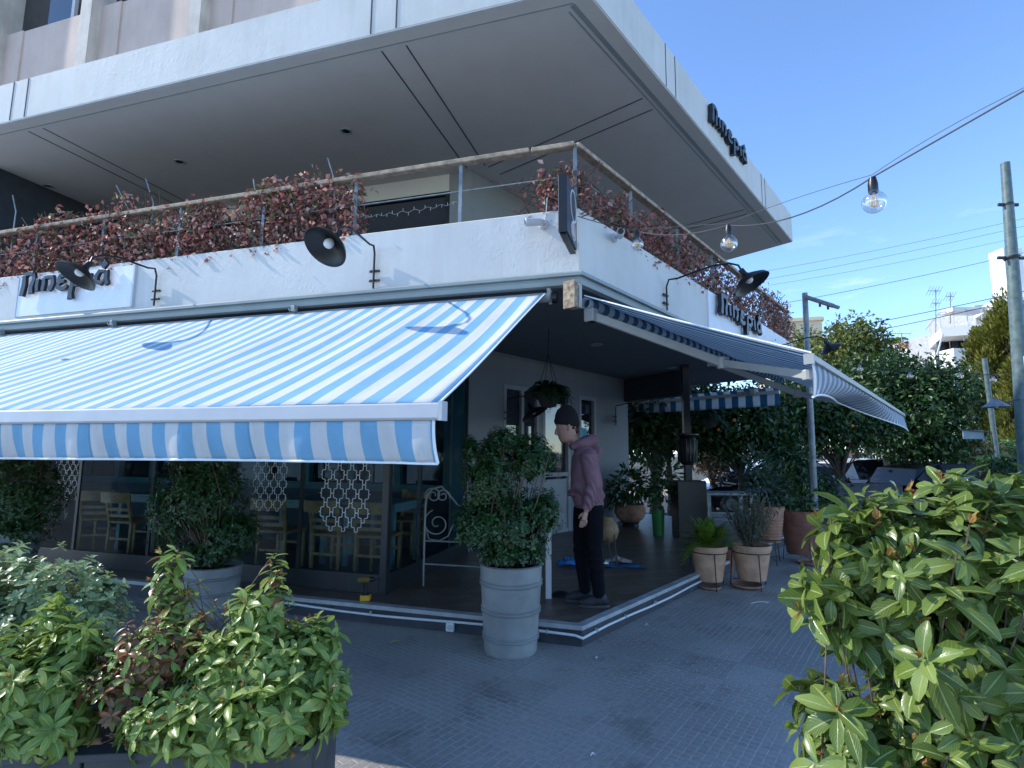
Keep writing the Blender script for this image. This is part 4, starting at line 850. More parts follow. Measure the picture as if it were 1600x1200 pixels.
# ================================================================== glazed dining area
GO=-.38; GZ0,GZ1=.155,3.045
g=MB(); g.prism([Lp(9.93,GO+.03,GZ0),Lp(9.93,-2.9,GZ0),Lp(10.1,-2.9,GZ0),Lp(10.1,GO+.03,GZ0)],UP*2.88); obj('dining_end_wall',g,M['darkwall'],B)
GE=thing('glass_enclosure','dark framed glass enclosure of the dining area under the lit awning','glass wall',tuple(Lp(4,GO,.155)))
def gu(px,py=800): return (on(px,py,Lp(0,GO),nL)-C0).dot(dL)
mul=[gu(470),gu(236),gu(120),8.4]
g=MB(); g.beam(Lp(2.0,GO,GZ0),Lp(2.0,GO,GZ1),.075,.075,nL); obj('corner_post',g,M['frame'],GE,bevel=.006)
g=MB(); g.box(Lp(6,GO,GZ0+.09),(4-.04,.03,.09),(dL,nL,UP)); g.box(Lp(6,GO,GZ1-.05),(3.96,.03,.05),(dL,nL,UP)); g.box(Lp(2.0,-1.5,GZ0+.09),(.03,1.08,.09),(dL,nL,UP)); g.box(Lp(2.0,-1.5,GZ1-.05),(.03,1.08,.05),(dL,nL,UP)); obj('rail',g,M['frame'],GE,bevel=.004)
for u in mul:
    g=MB(); g.beam(Lp(u,GO,GZ0+.18),Lp(u,GO,GZ1-.1),.022,.04,dL); obj('mullion',g,M['frame'],GE)
for o in (-1.1,-2.5):
    g=MB(); g.beam(Lp(2.0,o,GZ0+.18),Lp(2.0,o,GZ1-.1),.04,.04,dL); obj('mullion',g,M['frame'],GE)
e=[2.04]+mul+[9.9]
for a_,b_ in zip(e[:-1],e[1:]):
    g=MB(); g.box(Lp((a_+b_)/2,GO,(GZ0+.18+GZ1-.1)/2),((b_-a_)/2-.012,.004,(GZ1-GZ0-.28)/2),(dL,nL,UP)); obj('pane',g,M['glass'],GE)
for a_,b_ in ((-.42,-1.08),(-1.12,-2.48)):
    g=MB(); g.box(Lp(2.0,(a_+b_)/2,(GZ0+.18+GZ1-.1)/2),(.004,abs(b_-a_)/2-.01,(GZ1-GZ0-.28)/2),(dL,nL,UP)); obj('pane',g,M['glass'],GE)
M['sticker']=paint('frosted_white_line',(.74,.77,.78),.6)
def lattice(px0,px1,rows):
    a_,b_=gu(px0),gu(px1); w=abs(a_-b_)/4; h=w*1.28; uc=(a_+b_)/2; ztop=on((px0+px1)/2,716,Lp(0,GO+.01),nL).z+.02
    g=MB(); k=0; seen=set()
    for r in range(-3,rows):
        cols=[-1.5,-.5,.5,1.5] if r%2==0 else [-1,0,1]
        if r>=rows-2: cols=[c for c in cols if abs(c)<1.6-.55*(r-rows+3)]
        for cx in cols:
            zc=ztop-r*h*.5
            for sx,sz in ((1,1),(-1,1),(1,-1),(-1,-1)):
                x0=-cx*w*-1; A_=(x0+sx*w/2,zc); B_=(x0,zc+sz*h/2); key=(round((A_[0]+B_[0])*400),round((A_[1]+B_[1])*400))
                if key in seen: continue
                seen.add(key); dx,dz=B_[0]-A_[0],B_[1]-A_[1]; l=math.hypot(dx,dz); nx,nz=-dz/l,dx/l; sg=sx*sz; pts=[]
                for i in range(17): q=i/16; o_=.068*w*math.sin(4*PI*q)*sg; pts.append((A_[0]+dx*q+nx*o_,A_[1]+dz*q+nz*o_-GZ0))
                g.stroke(pts,.0072,Lp(uc,GO+.0055+.0004*(k%5),GZ0),-dL,UP,nL,.002); k+=1
    obj('lattice_sticker',g,M['sticker'],GE)
lattice(499,578,9); lattice(392,447,9); lattice(84,122,8)
# tables and chairs inside
def make_table(label):
    T=thing('dining_table',label,'table',(0,0,0),0,'pale teal tables behind the glass')
    g=MB(); g.box((0,0,.745),(.36,.36,.015)); obj('table_top',g,M['tealpale'],T,bevel=.006,local=True)
    g=MB(); [g.box(c,h) for c,h in (((0,.31,.69),(.31,.012,.04)),((0,-.31,.69),(.31,.012,.04)),((.31,0,.69),(.012,.30,.04)),((-.31,0,.69),(.012,.30,.04)))]; obj('apron',g,M['tealpale'],T,local=True)
    for x in(-.31,.31):
        for y in(-.31,.31):
            g=MB(); g.box((x,y,.325),(.03,.03,.325)); obj('leg',g,M['tealpale'],T,bevel=.004,local=True)
    return T
def make_chair(label):
    T=thing('dining_chair',label,'chair',(0,0,0),0,'wooden chairs behind the glass')
    g=MB(); g.box((0,0,.445),(.20,.20,.018)); obj('seat',g,M['woodd'],T,bevel=.012,local=True)
    for s in(-1,1):
        g=MB(); g.beam((s*.175,-.20,0),(s*.175,-.19,.44),.034,.034,V((0,1,0))); g.beam((s*.175,-.19,.44),(s*.178,-.27,.78),.032,.034,V((0,1,0))); obj('rear_leg',g,M['woodd'],T,bevel=.004,local=True)
        g=MB(); g.beam((s*.17,.17,0),(s*.17,.17,.43),.032,.032,V((0,1,0))); obj('leg',g,M['woodd'],T,bevel=.004,local=True)
    g=MB(); st=[]
    for i in range(9):
        x=-.23+.46*i/8; y=-.275-.05*(1-(x/.23)**2); st.append([(x,y,.70),(x,y-.02,.70),(x,y-.03,.83),(x,y-.01,.83)])
    g.sweep(st); obj('top_rail',g,M['woodd'],T,local=True)
    for z,y in ((.53,-.215),(.61,-.232)):
        g=MB(); g.box((0,y,z),(.165,.009,.019)); obj('slat',g,M['woodd'],T,local=True)
    for y,z in ((-.19,.24),(.17,.28)):
        g=MB(); g.box((0,y,z),(.165,.01,.014)); obj('stretcher',g,M['woodd'],T,local=True)
    return T
rzL=math.atan2(nL.x,-nL.y)  # local +y points away from the camera, square to the front
rz0=math.atan2(-(-nL).x,(-nL).y)
tp=make_table('pale teal table behind the widest lattice sticker, near the glass corner'); tp.location=Lp(2.78,-1.68,.157); tp.rotation_euler=(0,0,rz0)
dup(tp,Lp(6.35,-1.62,.157),rz0,'pale teal table by the two dim chairs at the far left behind the glass')
dup(tp,Lp(3.75,-1.72,.157),rz0,'pale teal table behind the narrow lattice sticker, left of the glass mullion')
ch=make_chair('wooden chair nearest to the dark corner post of the glass'); ch.location=Lp(2.46,-1.05,.157); ch.rotation_euler=(0,0,rz0+.05)
for u,o,r,lb in ((2.98,-1.0,-.03,'wooden chair behind the widest white lattice sticker'),(3.72,-1.0,.06,'wooden chair behind the narrow lattice sticker left of the mullion'),(6.05,-1.02,.04,'dim wooden chair at the left behind the glass, its back square to view'),(6.72,-1.12,.5,'dim wooden chair turned sideways at the far left behind the glass'),(2.80,-2.35,PI,'wooden chair on the far side of the table near the glass corner')):
    dup(ch,Lp(u,o,.157),rz0+r,lb)
g=MB(); g.prism([Lp(5.95,-1.55,.92),Lp(6.05,-1.55,1.03),Lp(6.18,-1.55,.92)],-nL*.12); tag(obj('napkin',g,M['rag']),'folded pale napkin standing on the far left table behind the glass','napkin')
# ================================================================== objects on and by the terrace
# scrolled iron screen
SY=5.80
def sp(px,py): return atY(px,py,SY)
IS=thing('iron_screen','pale scrolled wrought iron screen standing between the glass corner and the barrel shrub','screen',tuple(sp(700,915)))
M['iron']=paint('pale_iron',(.30,.31,.31),.5,metal=.3,var=.15)
def spiral(cx,cy,r0,r1,a0,turns,k=34): return [sp(cx+(r0+(r1-r0)*i/k)*math.cos(a0+turns*2*PI*i/k),cy+(r0+(r1-r0)*i/k)*math.sin(a0+turns*2*PI*i/k)) for i in range(k+1)]
for q_ in ([(661,917),(663,845),(665,785),(668,772)],[(752,913),(752,845),(750,785)]):
    g=MB(); g.tube([sp(*c_) for c_ in q_],.011,8); obj('upright',g,M['iron'],IS,smooth=60)
g=MB(); g.tube([sp(662,845),sp(752,848)],.009,8); g.tube([sp(661,881),sp(752,886)],.009,8); obj('crossbar',g,M['iron'],IS)
for a_ in ((677,774,13,3,PI*.9,1.6),(692,775,11,2.5,PI*.1,-1.5),(736,775,11,3,PI*.9,1.5),(683,818,22,3,-PI*.6,-1.55),(730,818,22,3,-PI*.4,1.55)):
    g=MB(); g.tube(spiral(*a_),.007,6); obj('scroll',g,M['iron'],IS,smooth=60)
g=MB(); g.tube([sp(668,772),sp(676,764),sp(690,760),sp(703,774),sp(716,790),sp(730,795),sp(750,785)],.009,8); g.tube([sp(664,820),sp(670,842),sp(686,845),sp(700,838),sp(708,820)],.007,6); obj('scroll',g,M['iron'],IS,smooth=60)
# cordless drill
dp=atZ(571,938,.162)
D=thing('cordless_drill','yellow and black cordless drill standing on the step by the glass corner','drill',tuple(dp))
g=MB(); g.box(dp+UP*.025,(.045,.035,.025)); obj('battery',g,M['yellow'],D,bevel=.006)
g=MB(); g.box(dp+UP*.058,(.03,.022,.010)); g.tube([dp+UP*.06,dp+V((-.005,0,.11)),dp+V((-.012,0,.16))],[.017,.016,.02],10); obj('grip',g,M['black'],D,smooth=50)
M['yellowd']=paint('dark_yellow_plastic',(.16,.10,.02),.5); g=MB(); c=dp+V((-.02,0,.185)); g.lathe([(0,-.06),(.028,-.055),(.032,-.01),(.030,.05),(0,.055)],c,16,ax=V((1,.2,0))); obj('motor_housing',g,M['yellowd'],D,smooth=True)
g=MB(); g.lathe([(.022,.05),(.024,.08),(.012,.10),(.004,.105),(.003,.15),(0,.15)],c,12,ax=V((1,.2,0))); obj('chuck',g,M['black'],D,smooth=40)
# white conduit along the step with its junction box
CB=thing('cable_conduit','white cable conduit clipped along the dark step below the terrace','cable',tuple(mitre(C0,nL,nR,.02)+UP*.06))
pts=[Lp(u,.012,.085+.012*math.sin(u*2.3)+.03*max(0,(u-1.6))*(.5)) for u in (4,3.2,2.6,2.2,1.8,1.4,1.0,.6,.3,.05)]+[mitre(C0,nL,nR,.014)+UP*.07]+[Rp(u,.012,.07+.01*math.sin(u*3.1)) for u in (.12,.4,.8,1.2,1.7,2.2,2.8)]
g=MB(); g.tube(pts,.011,8); obj('conduit',g,M['cablew'],CB,smooth=60)
jb=on(703,980,Lp(0,.03),nL); g=MB(); g.box(jb-nL*.01,(.036,.02,.036),(dL,nL,UP)); j=obj('junction_box',g,M['cablew'],CB,bevel=.006)
g=MB(); g.lathe([(.022,0),(.022,.004),(0,.005)],jb+nL*.01,16,ax=nL); obj('cover',g,M['alu'],j)
g=MB()
for u in (.28,.5,1.9): g.box(Lp(u,.016,.095),(.006,.012,.014),(dL,nL,UP))
for u in (.2,.7,1.3): g.box(Rp(u,.016,.085),(.006,.012,.014),(dR,nR,UP))
obj('clip',g,M['cables'],CB)
# white stand
WS=thing('white_stand','white painted wooden stand half hidden behind the barrel shrub, one leg clear beside the person','stand',(.2,5.4,.155))
lx=atZ(857,935,.157)
for x,y in ((lx.x,lx.y),(lx.x-.42,lx.y-.02),(lx.x-.16,lx.y+.36),(lx.x-.5,lx.y+.34)):
    g=MB(); g.beam((x,y,.157),(x,y,.84),.055,.04,V((0,1,0))); obj('leg',g,M['alu'],WS,bevel=.004)
g=MB(); g.box((lx.x-.24,lx.y+.17,.86),(.32,.22,.018)); obj('top',g,M['alu'],WS,bevel=.006)
g=MB(); c=atZ(876,930,.16); c=V((c.x,c.y,.162)); g.lathe([(.10,0),(.085,.02),(.05,.035),(0,.04)],c,14); o=obj('dark_cloth',g,M['black'],smooth=True); tag(o,'small dark crumpled cloth on the deck between the white leg and the shoes','cloth')
# jar stand, sheets, pots deeper on the terrace
q=atZ(948,885,.157)
JS=thing('jar_stand','ochre round jar held on a slim dark frame behind the person','jar',tuple(q))
g=MB(); zc=.157+.42; g.lathe([(.05,-.14),(.11,-.09),(.135,0),(.12,.08),(.07,.13),(.055,.16),(.065,.17)],V((q.x+.03,q.y+.05,zc)),26); obj('jar',g,M['jug'],JS,smooth=True)
for a_,b_ in ((-.09,-.03),(-.02,.07),(.08,.12)):
    g=MB(); g.beam((q.x+a_,q.y-.06,zc+.05),(q.x+b_,q.y-.05,.157),.018,.010,V((0,1,0))); obj('leg',g,M['frame'],JS)
g=MB(); g.beam((q.x-.2,q.y+.1,.157),(q.x-.2,q.y+.1,.50),.06,.05,V((0,1,0))); obj('brick_red_post',g,M['terra'],JS)
def crumple(name,label,cat,c,rx,ry,h,mat,seed):
    r=np.random.default_rng(seed); g=MB(); n=14; vs=[]
    ph=r.random(6)*6.28
    for i in range(n+1):
        for j in range(n+1):
            x=-1+2*i/n; y=-1+2*j/n; rad=math.hypot(x,y); k=max(0,1-rad*.72)
            z=h*k*(.45+.3*math.sin(5*x+ph[0])*math.sin(6*y+ph[1])+.35*r.random())+.002
            vs.append((c.x+rx*x*(1+.12*math.sin(4*y+ph[2])),c.y+ry*y*(1+.12*math.sin(5*x+ph[3])),c.z+max(.003,z)))
    g.add(vs,[(i*(n+1)+j,(i+1)*(n+1)+j,(i+1)*(n+1)+j+1,i*(n+1)+j+1) for i in range(n) for j in range(n)]); return tag(obj(name,g,mat,smooth=25),label,cat)
q=atZ(930,884,.157); crumple('plastic_sheet','crumpled bright blue plastic sheet on the deck behind the shoes','sheet',V((q.x-.02,q.y,.157)),.27,.10,.06,M['bluepl'],3)
q=atZ(985,886,.157); crumple('plastic_sheet','flat blue plastic sheet with a pale edge, right of the bright one','sheet',V((q.x+.02,q.y+.03,.157)),.17,.09,.03,M['bluepl'],4)
q=atZ(972,880,.157); crumple('rag','pale crumpled rags heaped on the blue sheets','rag',V((q.x-.06,q.y+.02,.17)),.17,.09,.10,M['rag'],5)
q=atZ(945,884,.157); crumple('rag','white paper scrap on the bright blue sheet next to the legs','rag',V((q.x-.02,q.y-.06,.19)),.05,.05,.06,M['hem'],6)
q=atZ(895,884,.157); crumple('plastic_sheet','small blue and white bag on the deck left of the legs','sheet',V((q.x-.05,q.y+.05,.157)),.14,.10,.14,M['bluepl'],8)
# round pot with broad plant
def plainpot(root,c,prof,mat,n=34,name='pot'):
    g=MB(); g.lathe(prof,c,n); o=obj(name,g,mat,root,smooth=38); rt=max(p[0] for p in prof[-3:]); return o
def soil(root,c,r,z): g=MB(); g.lathe([(0,0),(r,0)],V(c)+UP*z,20,cap=False); return obj('soil',g,M['soil'],root)
c=atZ(985,822,.157); PB=thing('round_pot_plant','broad dark plant in a squat round terracotta bowl by the end of the white wall','potted plant',tuple(c))
g=MB(); g.lathe([(.12,0),(.16,0),(.14,.05),(.22,.08)],c,28); obj('foot',g,M['black'],PB,smooth=40)
o=plainpot(PB,c+UP*.08,[(.16,0),(.25,.07),(.295,.17),(.285,.26),(.25,.315),(.265,.335),(.24,.33),(.22,.28)],M['terra']); soil(PB,c,.235,.37)
P,d=blob_points([ell(c+V((0,0,.75)),.38,.35,.36),ell(c+V((.32,0,.85)),.3,.3,.34),ell(c+V((-.25,0,.62)),.22,.25,.3)],420,.3); k=len(P); N=rdir(k)+np.array([0,-.4,1.2]); leaf_mesh('leaves',P,d+np.array([0,0,-.15]),N,.13*(.7+.6*RNG.random(k)),.06,[LD],PB,None,'leaf',.3,st=[0,.35,.7,1.0]); twigs('branches',[c+UP*.36],P[:40],.009,.004,M['stem'],PB)
c=atZ(1029,836,.157); GBk=thing('green_bucket','bright green plastic plant tub beside the round terracotta bowl','tub',tuple(c)); plainpot(GBk,c,[(.075,0),(.088,.0),(.108,.40),(.117,.40),(.117,.42),(.104,.42),(.098,.36)],M['green'],name='tub'); soil(GBk,c,.098,.37)
P,d=blob_points([ell(c+V((.05,0,.75)),.25,.25,.3),ell(c+V((.2,.1,1.0)),.25,.25,.3)],240,.3); k=len(P); leaf_mesh('leaves',P,d,rdir(k)+np.array([0,-.4,1]),.10*(.7+.6*RNG.random(k)),.05,[LD],GBk,None,'leaf',.3,st=[0,.35,.7,1.0])
# black pillar
c=atZ(1078,838,.157); BP=thing('black_pillar','black pillar with a slatted lantern and box base at the terrace end','pillar',tuple(c))
g=MB(); g.beam(c+UP*.9,c+UP*(cz-.157-.004),.11,.11,V((0,1,0))); obj('post',g,M['black'],BP)
g=MB(); g.box(c+UP*.46,(.24,.2,.46)); obj('base',g,M['black'],BP,bevel=.01)
g=MB(); g.lathe([(.09,0),(.14,.06),(.16,.42),(.13,.46),(.20,.50),(.20,.52),(0,.54)],c+UP*1.18,18); obj('lantern',g,M['black'],BP,smooth=40)
g=MB()
for k in range(16):
    a=2*PI*k/16; g.tube([c+UP*1.24+V((.15*math.cos(a),.15*math.sin(a),0)),c+UP*1.6+V((.168*math.cos(a),.168*math.sin(a),0))],.008,5)
obj('lantern_slats',g,M['frame'],BP)
c=atY(1133,768,10.6); GT=thing('grey_table','weathered grey table standing beyond the fern pots','table',(c.x,c.y,0))
g=MB(); g.box((c.x,c.y,.77),(.48,.3,.02)); obj('table_top',g,M['galv'],GT,bevel=.006)
for x in(-.4,.4):
    for y in(-.24,.24): g=MB(); g.beam((c.x+x,c.y+y,0),(c.x+x,c.y+y,.75),.05,.05,V((0,1,0))); obj('leg',g,M['galv'],GT)
# hanging baskets
def fern(name,parent,c,n,length,mat,down=.6,up=.5,step=.022,w=.05):
    P=[];D=[];N=[];L=[]
    for i in range(n):
        a=RNG.random()*6.28; ln=length*(.6+.6*RNG.random()); e=up+RNG.normal()*.35; h=np.array([math.cos(a),math.sin(a),0]); k=int(ln/step)
        for j in range(k):
            s=j/k; pos=np.array(c)+h*(ln*s*math.cos(e))+np.array([0,0,ln*(s*math.sin(e)-down*s*s)]); tdir=h*math.cos(e)+np.array([0,0,math.sin(e)-2*down*s]); tdir/=np.linalg.norm(tdir)
            sd=np.cross(tdir,[0,0,1.]); sd/=np.linalg.norm(sd)+1e-6; nn=np.cross(sd,tdir); wl=w*(math.sin(PI*(.12+.85*s))+.1)
            for q in(-1,1): P.append(pos); D.append(sd*q+tdir*.45+RNG.normal(size=3)*.12); N.append(nn); L.append(wl)
    L=np.array(L); return leaf_mesh(name,P,D,N,L,L*.32,[mat],parent,None,'fold',.15)
def hanging(label,top,drop,r):
    H=thing('hanging_fern',label,'hanging plant',tuple(top),0,'ferns in hanging baskets'); c=top-UP*drop
    g=MB(); kn=top-UP*(drop*.38); g.tube([top,kn],.006,6)
    for k in range(4): a=k*PI/2+.4; g.tube([kn,c+V((r*math.cos(a),r*math.sin(a),0))],.004,5)
    obj('hanging_cord',g,M['black'],H)
    g=MB(); g.lathe([(0,-r*1.15),(r*.55,-r*1.05),(r*.9,-r*.4),(r,0),(r*.96,.01)],c,26,cap=False); obj('basket',g,paint('basket_dark',(.035,.028,.025),.8),H,smooth=True)
    fern('fronds',H,c,60,r*2.9,LFD,.8,.85,.018,.085); return H
hanging('dark fern in a basket hanging in front of the white wall, above the person',atZ(857,515,cz-.004),.80,.155)
hanging('dark hanging fern at the far end, in front of the backlit awning',atZ(1108,603,cz-.004),.72,.2)
# terracotta pots on the pavement
def ironstand(root,c,r,h,low=.0):
    g=MB(); ring=[c+V((r*math.cos(2*PI*i/20),r*math.sin(2*PI*i/20),h)) for i in range(21)]; g.tube(ring,.006,6)
    for k in range(3):
        a=k*2*PI/3+.5; q=c+V((r*math.cos(a),r*math.sin(a),0)); g.tube([q+UP*h,q+UP*.0+V((math.cos(a),math.sin(a),0))*.03],.006,6); g.tube([q+UP*.07-V((math.cos(a),math.sin(a),0))*.0,c+UP*.09],.005,5)
    return obj('iron_stand',g,M['black'],root)
def tpot(c,h,rb,rt,mat,root,lift=.0,ridges=False,lip=.055):
    pr=[(rb*.9,0),(rb,.006)]
    if ridges:
        for i in range(7): z=h*(.08+.09*i); r=rb+(rt-rb)*z/h; pr+=[(r,z),(r+.008,z+.012),(r,z+.024)]
    pr+=[(rb+(rt-rb)*.86,h-lip-.004),(rt,h-lip),(rt+.004,h-.006),(rt-.006,h),(rt-.022,h-.002),(rt-.03,h-.06)]
    o=plainpot(root,c+UP*lift,pr,mat); soil(root,c,rt-.026,lift+h-.05); return o
GPt='terracotta pots beside the right edge of the terrace'
c=atZ(1109,917,0); T1=thing('potted_fern','pale terracotta pot with a yellow green fern on an iron stand, nearest the terrace step','potted plant',tuple(c),0,GPt)
tpot(c,.40,.145,.212,M['terral'],T1,.075); ironstand(T1,c,.20,.40); fern('fronds',T1,c+UP*.46,70,.50,LF,.35,.95,.02,.06); fern('trailing_fronds',T1,c+V((-.14,-.08,.46)),9,.34,LF,1.1,.3,.02,.05)
g=MB(); g.lathe([(.09,.0),(.125,.012),(.115,.028),(.09,.014)],c+V((-.02,-.06,0)),26); obj('saucer',g,M['terra'],T1,smooth=True)
c=atZ(1176,917,0); T2=thing('potted_rosemary','terracotta pot with tall grey green rosemary on an iron stand with a saucer below','potted plant',tuple(c),0,GPt)
tpot(c,.40,.15,.222,M['terral'],T2,.085); ironstand(T2,c,.21,.40)
g=MB(); g.lathe([(.13,.0),(.175,.03),(.165,.045),(.13,.016)],c+V((-.08,-.04,0)),26); obj('saucer',g,M['terra'],T2,smooth=True)
def spikes(root,c,n,h,spread,mat,seg=26,l=.035):
    P=[];D=[]
    g=MB()
    for i in range(n):
        a=RNG.random()*6.28; b=np.array(c)+np.array([math.cos(a),math.sin(a),0])*.08*RNG.random(); t_=b+np.array([math.cos(a)*spread*RNG.random(),math.sin(a)*spread*RNG.random(),h*(.55+.5*RNG.random())]); g.tube([b,(b+t_)/2+RNG.normal(size=3)*.02,t_],.004,4,cap=False)
        for j in range(seg):
            s=.12+.88*j/seg; P.append(b+(t_-b)*s+RNG.normal(size=3)*.006); D.append(rdir(1)[0]+np.array([0,0,.7]))
    obj('stems',g,M['stem'],root); P=np.array(P); k=len(P); leaf_mesh('leaves',P,D,rdir(k),l*(.7+.6*RNG.random(k)),l*.22,[mat],root,None,'diamond',.1,0)
spikes(T2,c+UP*.46,70,.62,.30,LM,30,.05)
c=atZ(1203,880,0); T3=thing('potted_bush','ridged terracotta pot raised on a black iron stand behind the rosemary','potted plant',tuple(c),0,GPt)
tpot(c,.50,.16,.225,M['terra'],T3,.30,True); ironstand(T3,c,.19,.34); P,d=blob_points([ell(c+V((0,0,1.05)),.34,.34,.34),ell(c+V((-.1,0,1.35)),.25,.25,.3)],380,.3); k=len(P); leaf_mesh('leaves',P,d+np.array([0,0,.3]),rdir(k)+np.array([0,-.3,1]),.09*(.7+.6*RNG.random(k)),.04,[LM],T3,None,'fold',.2)
c=atZ(1254,876,0); T4=thing('potted_bush','large dark terracotta pot with a bushy plant, farthest right of the pots','potted plant',tuple(c),0,GPt)
tpot(c,.62,.20,.27,M['terrad'],T4,.10,False,.2); ironstand(T4,c,.22,.3); P,d=blob_points([ell(c+V((0,0,.86)),.34,.34,.18),ell(c+V((-.22,0,1.1)),.2,.25,.3)],360,.3); k=len(P); leaf_mesh('leaves',P,d+np.array([0,0,.3]),rdir(k)+np.array([0,-.3,1]),.09*(.7+.6*RNG.random(k)),.045,[LT],T4,None,'fold',.2); g=MB(); g.lathe([(.16,.0),(.2,.03),(.19,.04),(.16,.014)],c+V((.0,-.26,0)),22); obj('saucer',g,M['terra'],T4,smooth=True)
c=atZ(1135,893,0); T5=thing('small_pot','small dark red pot squeezed between the fern pot and the rosemary pot','pot',tuple(c),0,GPt); tpot(c,.30,.09,.13,M['terrad'],T5,.0)
# litter on the pavement
def scrap(name,label,cat,px,py,l,w,a,mat,lift=.004):
    c=atZ(px,py,0); e=V((math.cos(a),math.sin(a),0)); f=V((-e.y,e.x,0)); g=MB(); k=6; vs=[]
    for i in range(k+1):
        t_=i/k; ww=w*math.sin(PI*min(.97,max(.05,t_)))**.7; z=lift+.012*math.sin(PI*t_)
        vs+=[c+e*(l*(t_-.5))+f*ww/2+UP*(z+.004),c+e*(l*(t_-.5))+UP*(z-.002),c+e*(l*(t_-.5))-f*ww/2+UP*(z+.004)]
    g.add(vs,[(3*i+j,3*i+3+j,3*i+4+j,3*i+1+j) for i in range(k) for j in(0,1)]); return tag(obj(name,g,mat,smooth=True),label,cat,'litter on the pavement')
yl=paint('dry_leaf',(.42,.44,.16),.6,var=.2); pw=paint('paper_scrap',(.7,.7,.68),.7)
scrap('fallen_leaf','yellow green fallen leaf on the pavement right of the planter shrub','leaf',617,1005,.075,.03,.5,yl)
scrap('paper_strip','thin white paper strip on the pavement in front of the terracotta pots','paper',1187,943,.22,.012,.25,pw)
scrap('paper_scrap','white scrap on the pavement near the bottom centre of the picture','paper',927,1183,.03,.018,.2,pw)
scrap('paper_scrap','tiny white scrap on the pavement just right of the barrel pot','paper',933,1030,.03,.02,.9,pw)
scrap('paper_scrap','tiny white scrap on the pavement in front of the step corner','paper',1011,978,.03,.02,.4,pw)
scrap('fallen_leaf','small reddish leaf on the pavement right of centre','leaf',1085,1052,.04,.02,1.2,M['terra'])
# ================================================================== the person
PX,PY,PZ=.70,5.15,.157
HEAD=False
def W3(f,s,z):
    if HEAD and z>1.46:
        k=min(1,(z-1.46)/.08); a=-R(11)*k; df,dz=f-.10,z-1.49; f=.10+df*math.cos(a)-dz*math.sin(a)+.0; z=1.49+df*math.sin(a)+dz*math.cos(a)
    return V((PX-f,PY-s,PZ+z))       # forward (to the left of the picture), to the near side, up
def ringloft(mb, secs, n=20):
    """secs: (f, s, z, half depth, half width[, tilt forward])"""
    st=[]
    for q in secs:
        f,s,z,a,b=q[:5]; ti=q[5] if len(q)>5 else 0
        st.append([W3(f+a*math.cos(2*PI*j/n),s+b*math.sin(2*PI*j/n),z+a*math.cos(2*PI*j/n)*ti) for j in range(n)])
    return mb.sweep(st,0)
def limb(mb,pts,rs,n=14,flat=1.0): return mb.tube([W3(*p) for p in pts],rs,n,flat=flat)
def fuse(name,mb,mat,parent,vox=.010,sm=6,disp=None):
    me=bpy.data.meshes.new('tmp'); me.from_pydata([tuple(v) for v in mb.v],[],mb.f)
    bm=bmesh.new(); bm.from_mesh(me); bmesh.ops.recalc_face_normals(bm,faces=bm.faces); bm.to_mesh(me); bm.free()
    o=link(bpy.data.objects.new('tmp',me)); r=o.modifiers.new('r','REMESH'); r.mode='VOXEL'; r.voxel_size=vox
    s=o.modifiers.new('s','SMOOTH'); s.iterations=sm; s.factor=.5
    dg=bpy.context.evaluated_depsgraph_get(); dg.update(); ev=o.evaluated_get(dg); m2=bpy.data.meshes.new_from_object(ev); bpy.data.objects.remove(o)
    off=wloc(parent)
    co=np.empty(len(m2.vertices)*3); m2.vertices.foreach_get('co',co); co=co.reshape(-1,3)
    if disp is not None:
        no=np.empty(len(m2.vertices)*3); m2.vertices.foreach_get('normal',no); co=co+no.reshape(-1,3)*disp(co)[:,None]
    co-=np.array(off); m2.vertices.foreach_set('co',co.ravel()); m2.update()
    m2.name=name; m2.materials.clear(); m2.materials.append(mat); m2.polygons.foreach_set('use_smooth',[True]*len(m2.polygons))
    q=link(bpy.data.objects.new(name,m2)); q.parent=parent; return q
M['skin']=paint('skin',(.40,.225,.165),.5,var=.06,vs=12)
M['hoodie']=paint('mauve_hoodie',(.225,.128,.155),.95,var=.10,vs=7,bump=.3,bs=220,spec=.2)
M['trouser']=paint('black_trousers',(.006,.0065,.010),.95,var=.1,spec=.12)
M['beanie']=paint('black_knit',(.009,.008,.012),.95,bump=.5,bs=160)
M['shoe']=paint('grey_trainer',(.022,.022,.03),.7,var=.35,vs=22)
M['sole']=paint('shoe_sole',(.04,.04,.045),.6)
PE_=thing('person','person in mauve hoodie, black beanie and trousers standing on the terrace by the barrel shrub','person',(PX,PY,PZ))
HEAD=True
# body: head, neck, torso core, arms with hands, legs
b=MB(); hf=.145
ringloft(b,[(hf+.03,0,1.475,.03,.03),(hf+.025,0,1.487,.062,.048),(hf+.018,0,1.51,.078,.06),(hf+.012,0,1.55,.088,.068),(hf+.008,0,1.60,.094,.074),(hf,0,1.66,.100,.078),(hf-.005,0,1.72,.098,.077),(hf-.01,0,1.77,.078,.062),(hf-.01,0,1.795,.035,.03)])
ringloft(b,[(.03,0,1.33,.065,.07),(.05,0,1.40,.06,.06),(.085,0,1.47,.058,.056),(.12,0,1.53,.06,.056)])
limb(b,[(hf+.085,0,1.655),(hf+.108,0,1.62),(hf+.118,0,1.592),(hf+.095,0,1.578)],[.010,.013,.016,.012],10)      # nose
limb(b,[(hf+.080,-.018,1.548),(hf+.096,0,1.549),(hf+.080,.018,1.548)],[.006,.009,.006],8); limb(b,[(hf+.078,-.016,1.532),(hf+.092,0,1.533),(hf+.078,.016,1.532)],[.007,.010,.007],8)
limb(b,[(hf+.055,0,1.497),(hf+.085,0,1.503)],[.022,.018],8)
limb(b,[(hf+.075,-.045,1.672),(hf+.098,0,1.676),(hf+.075,.045,1.672)],[.010,.012,.010],8)   # brow
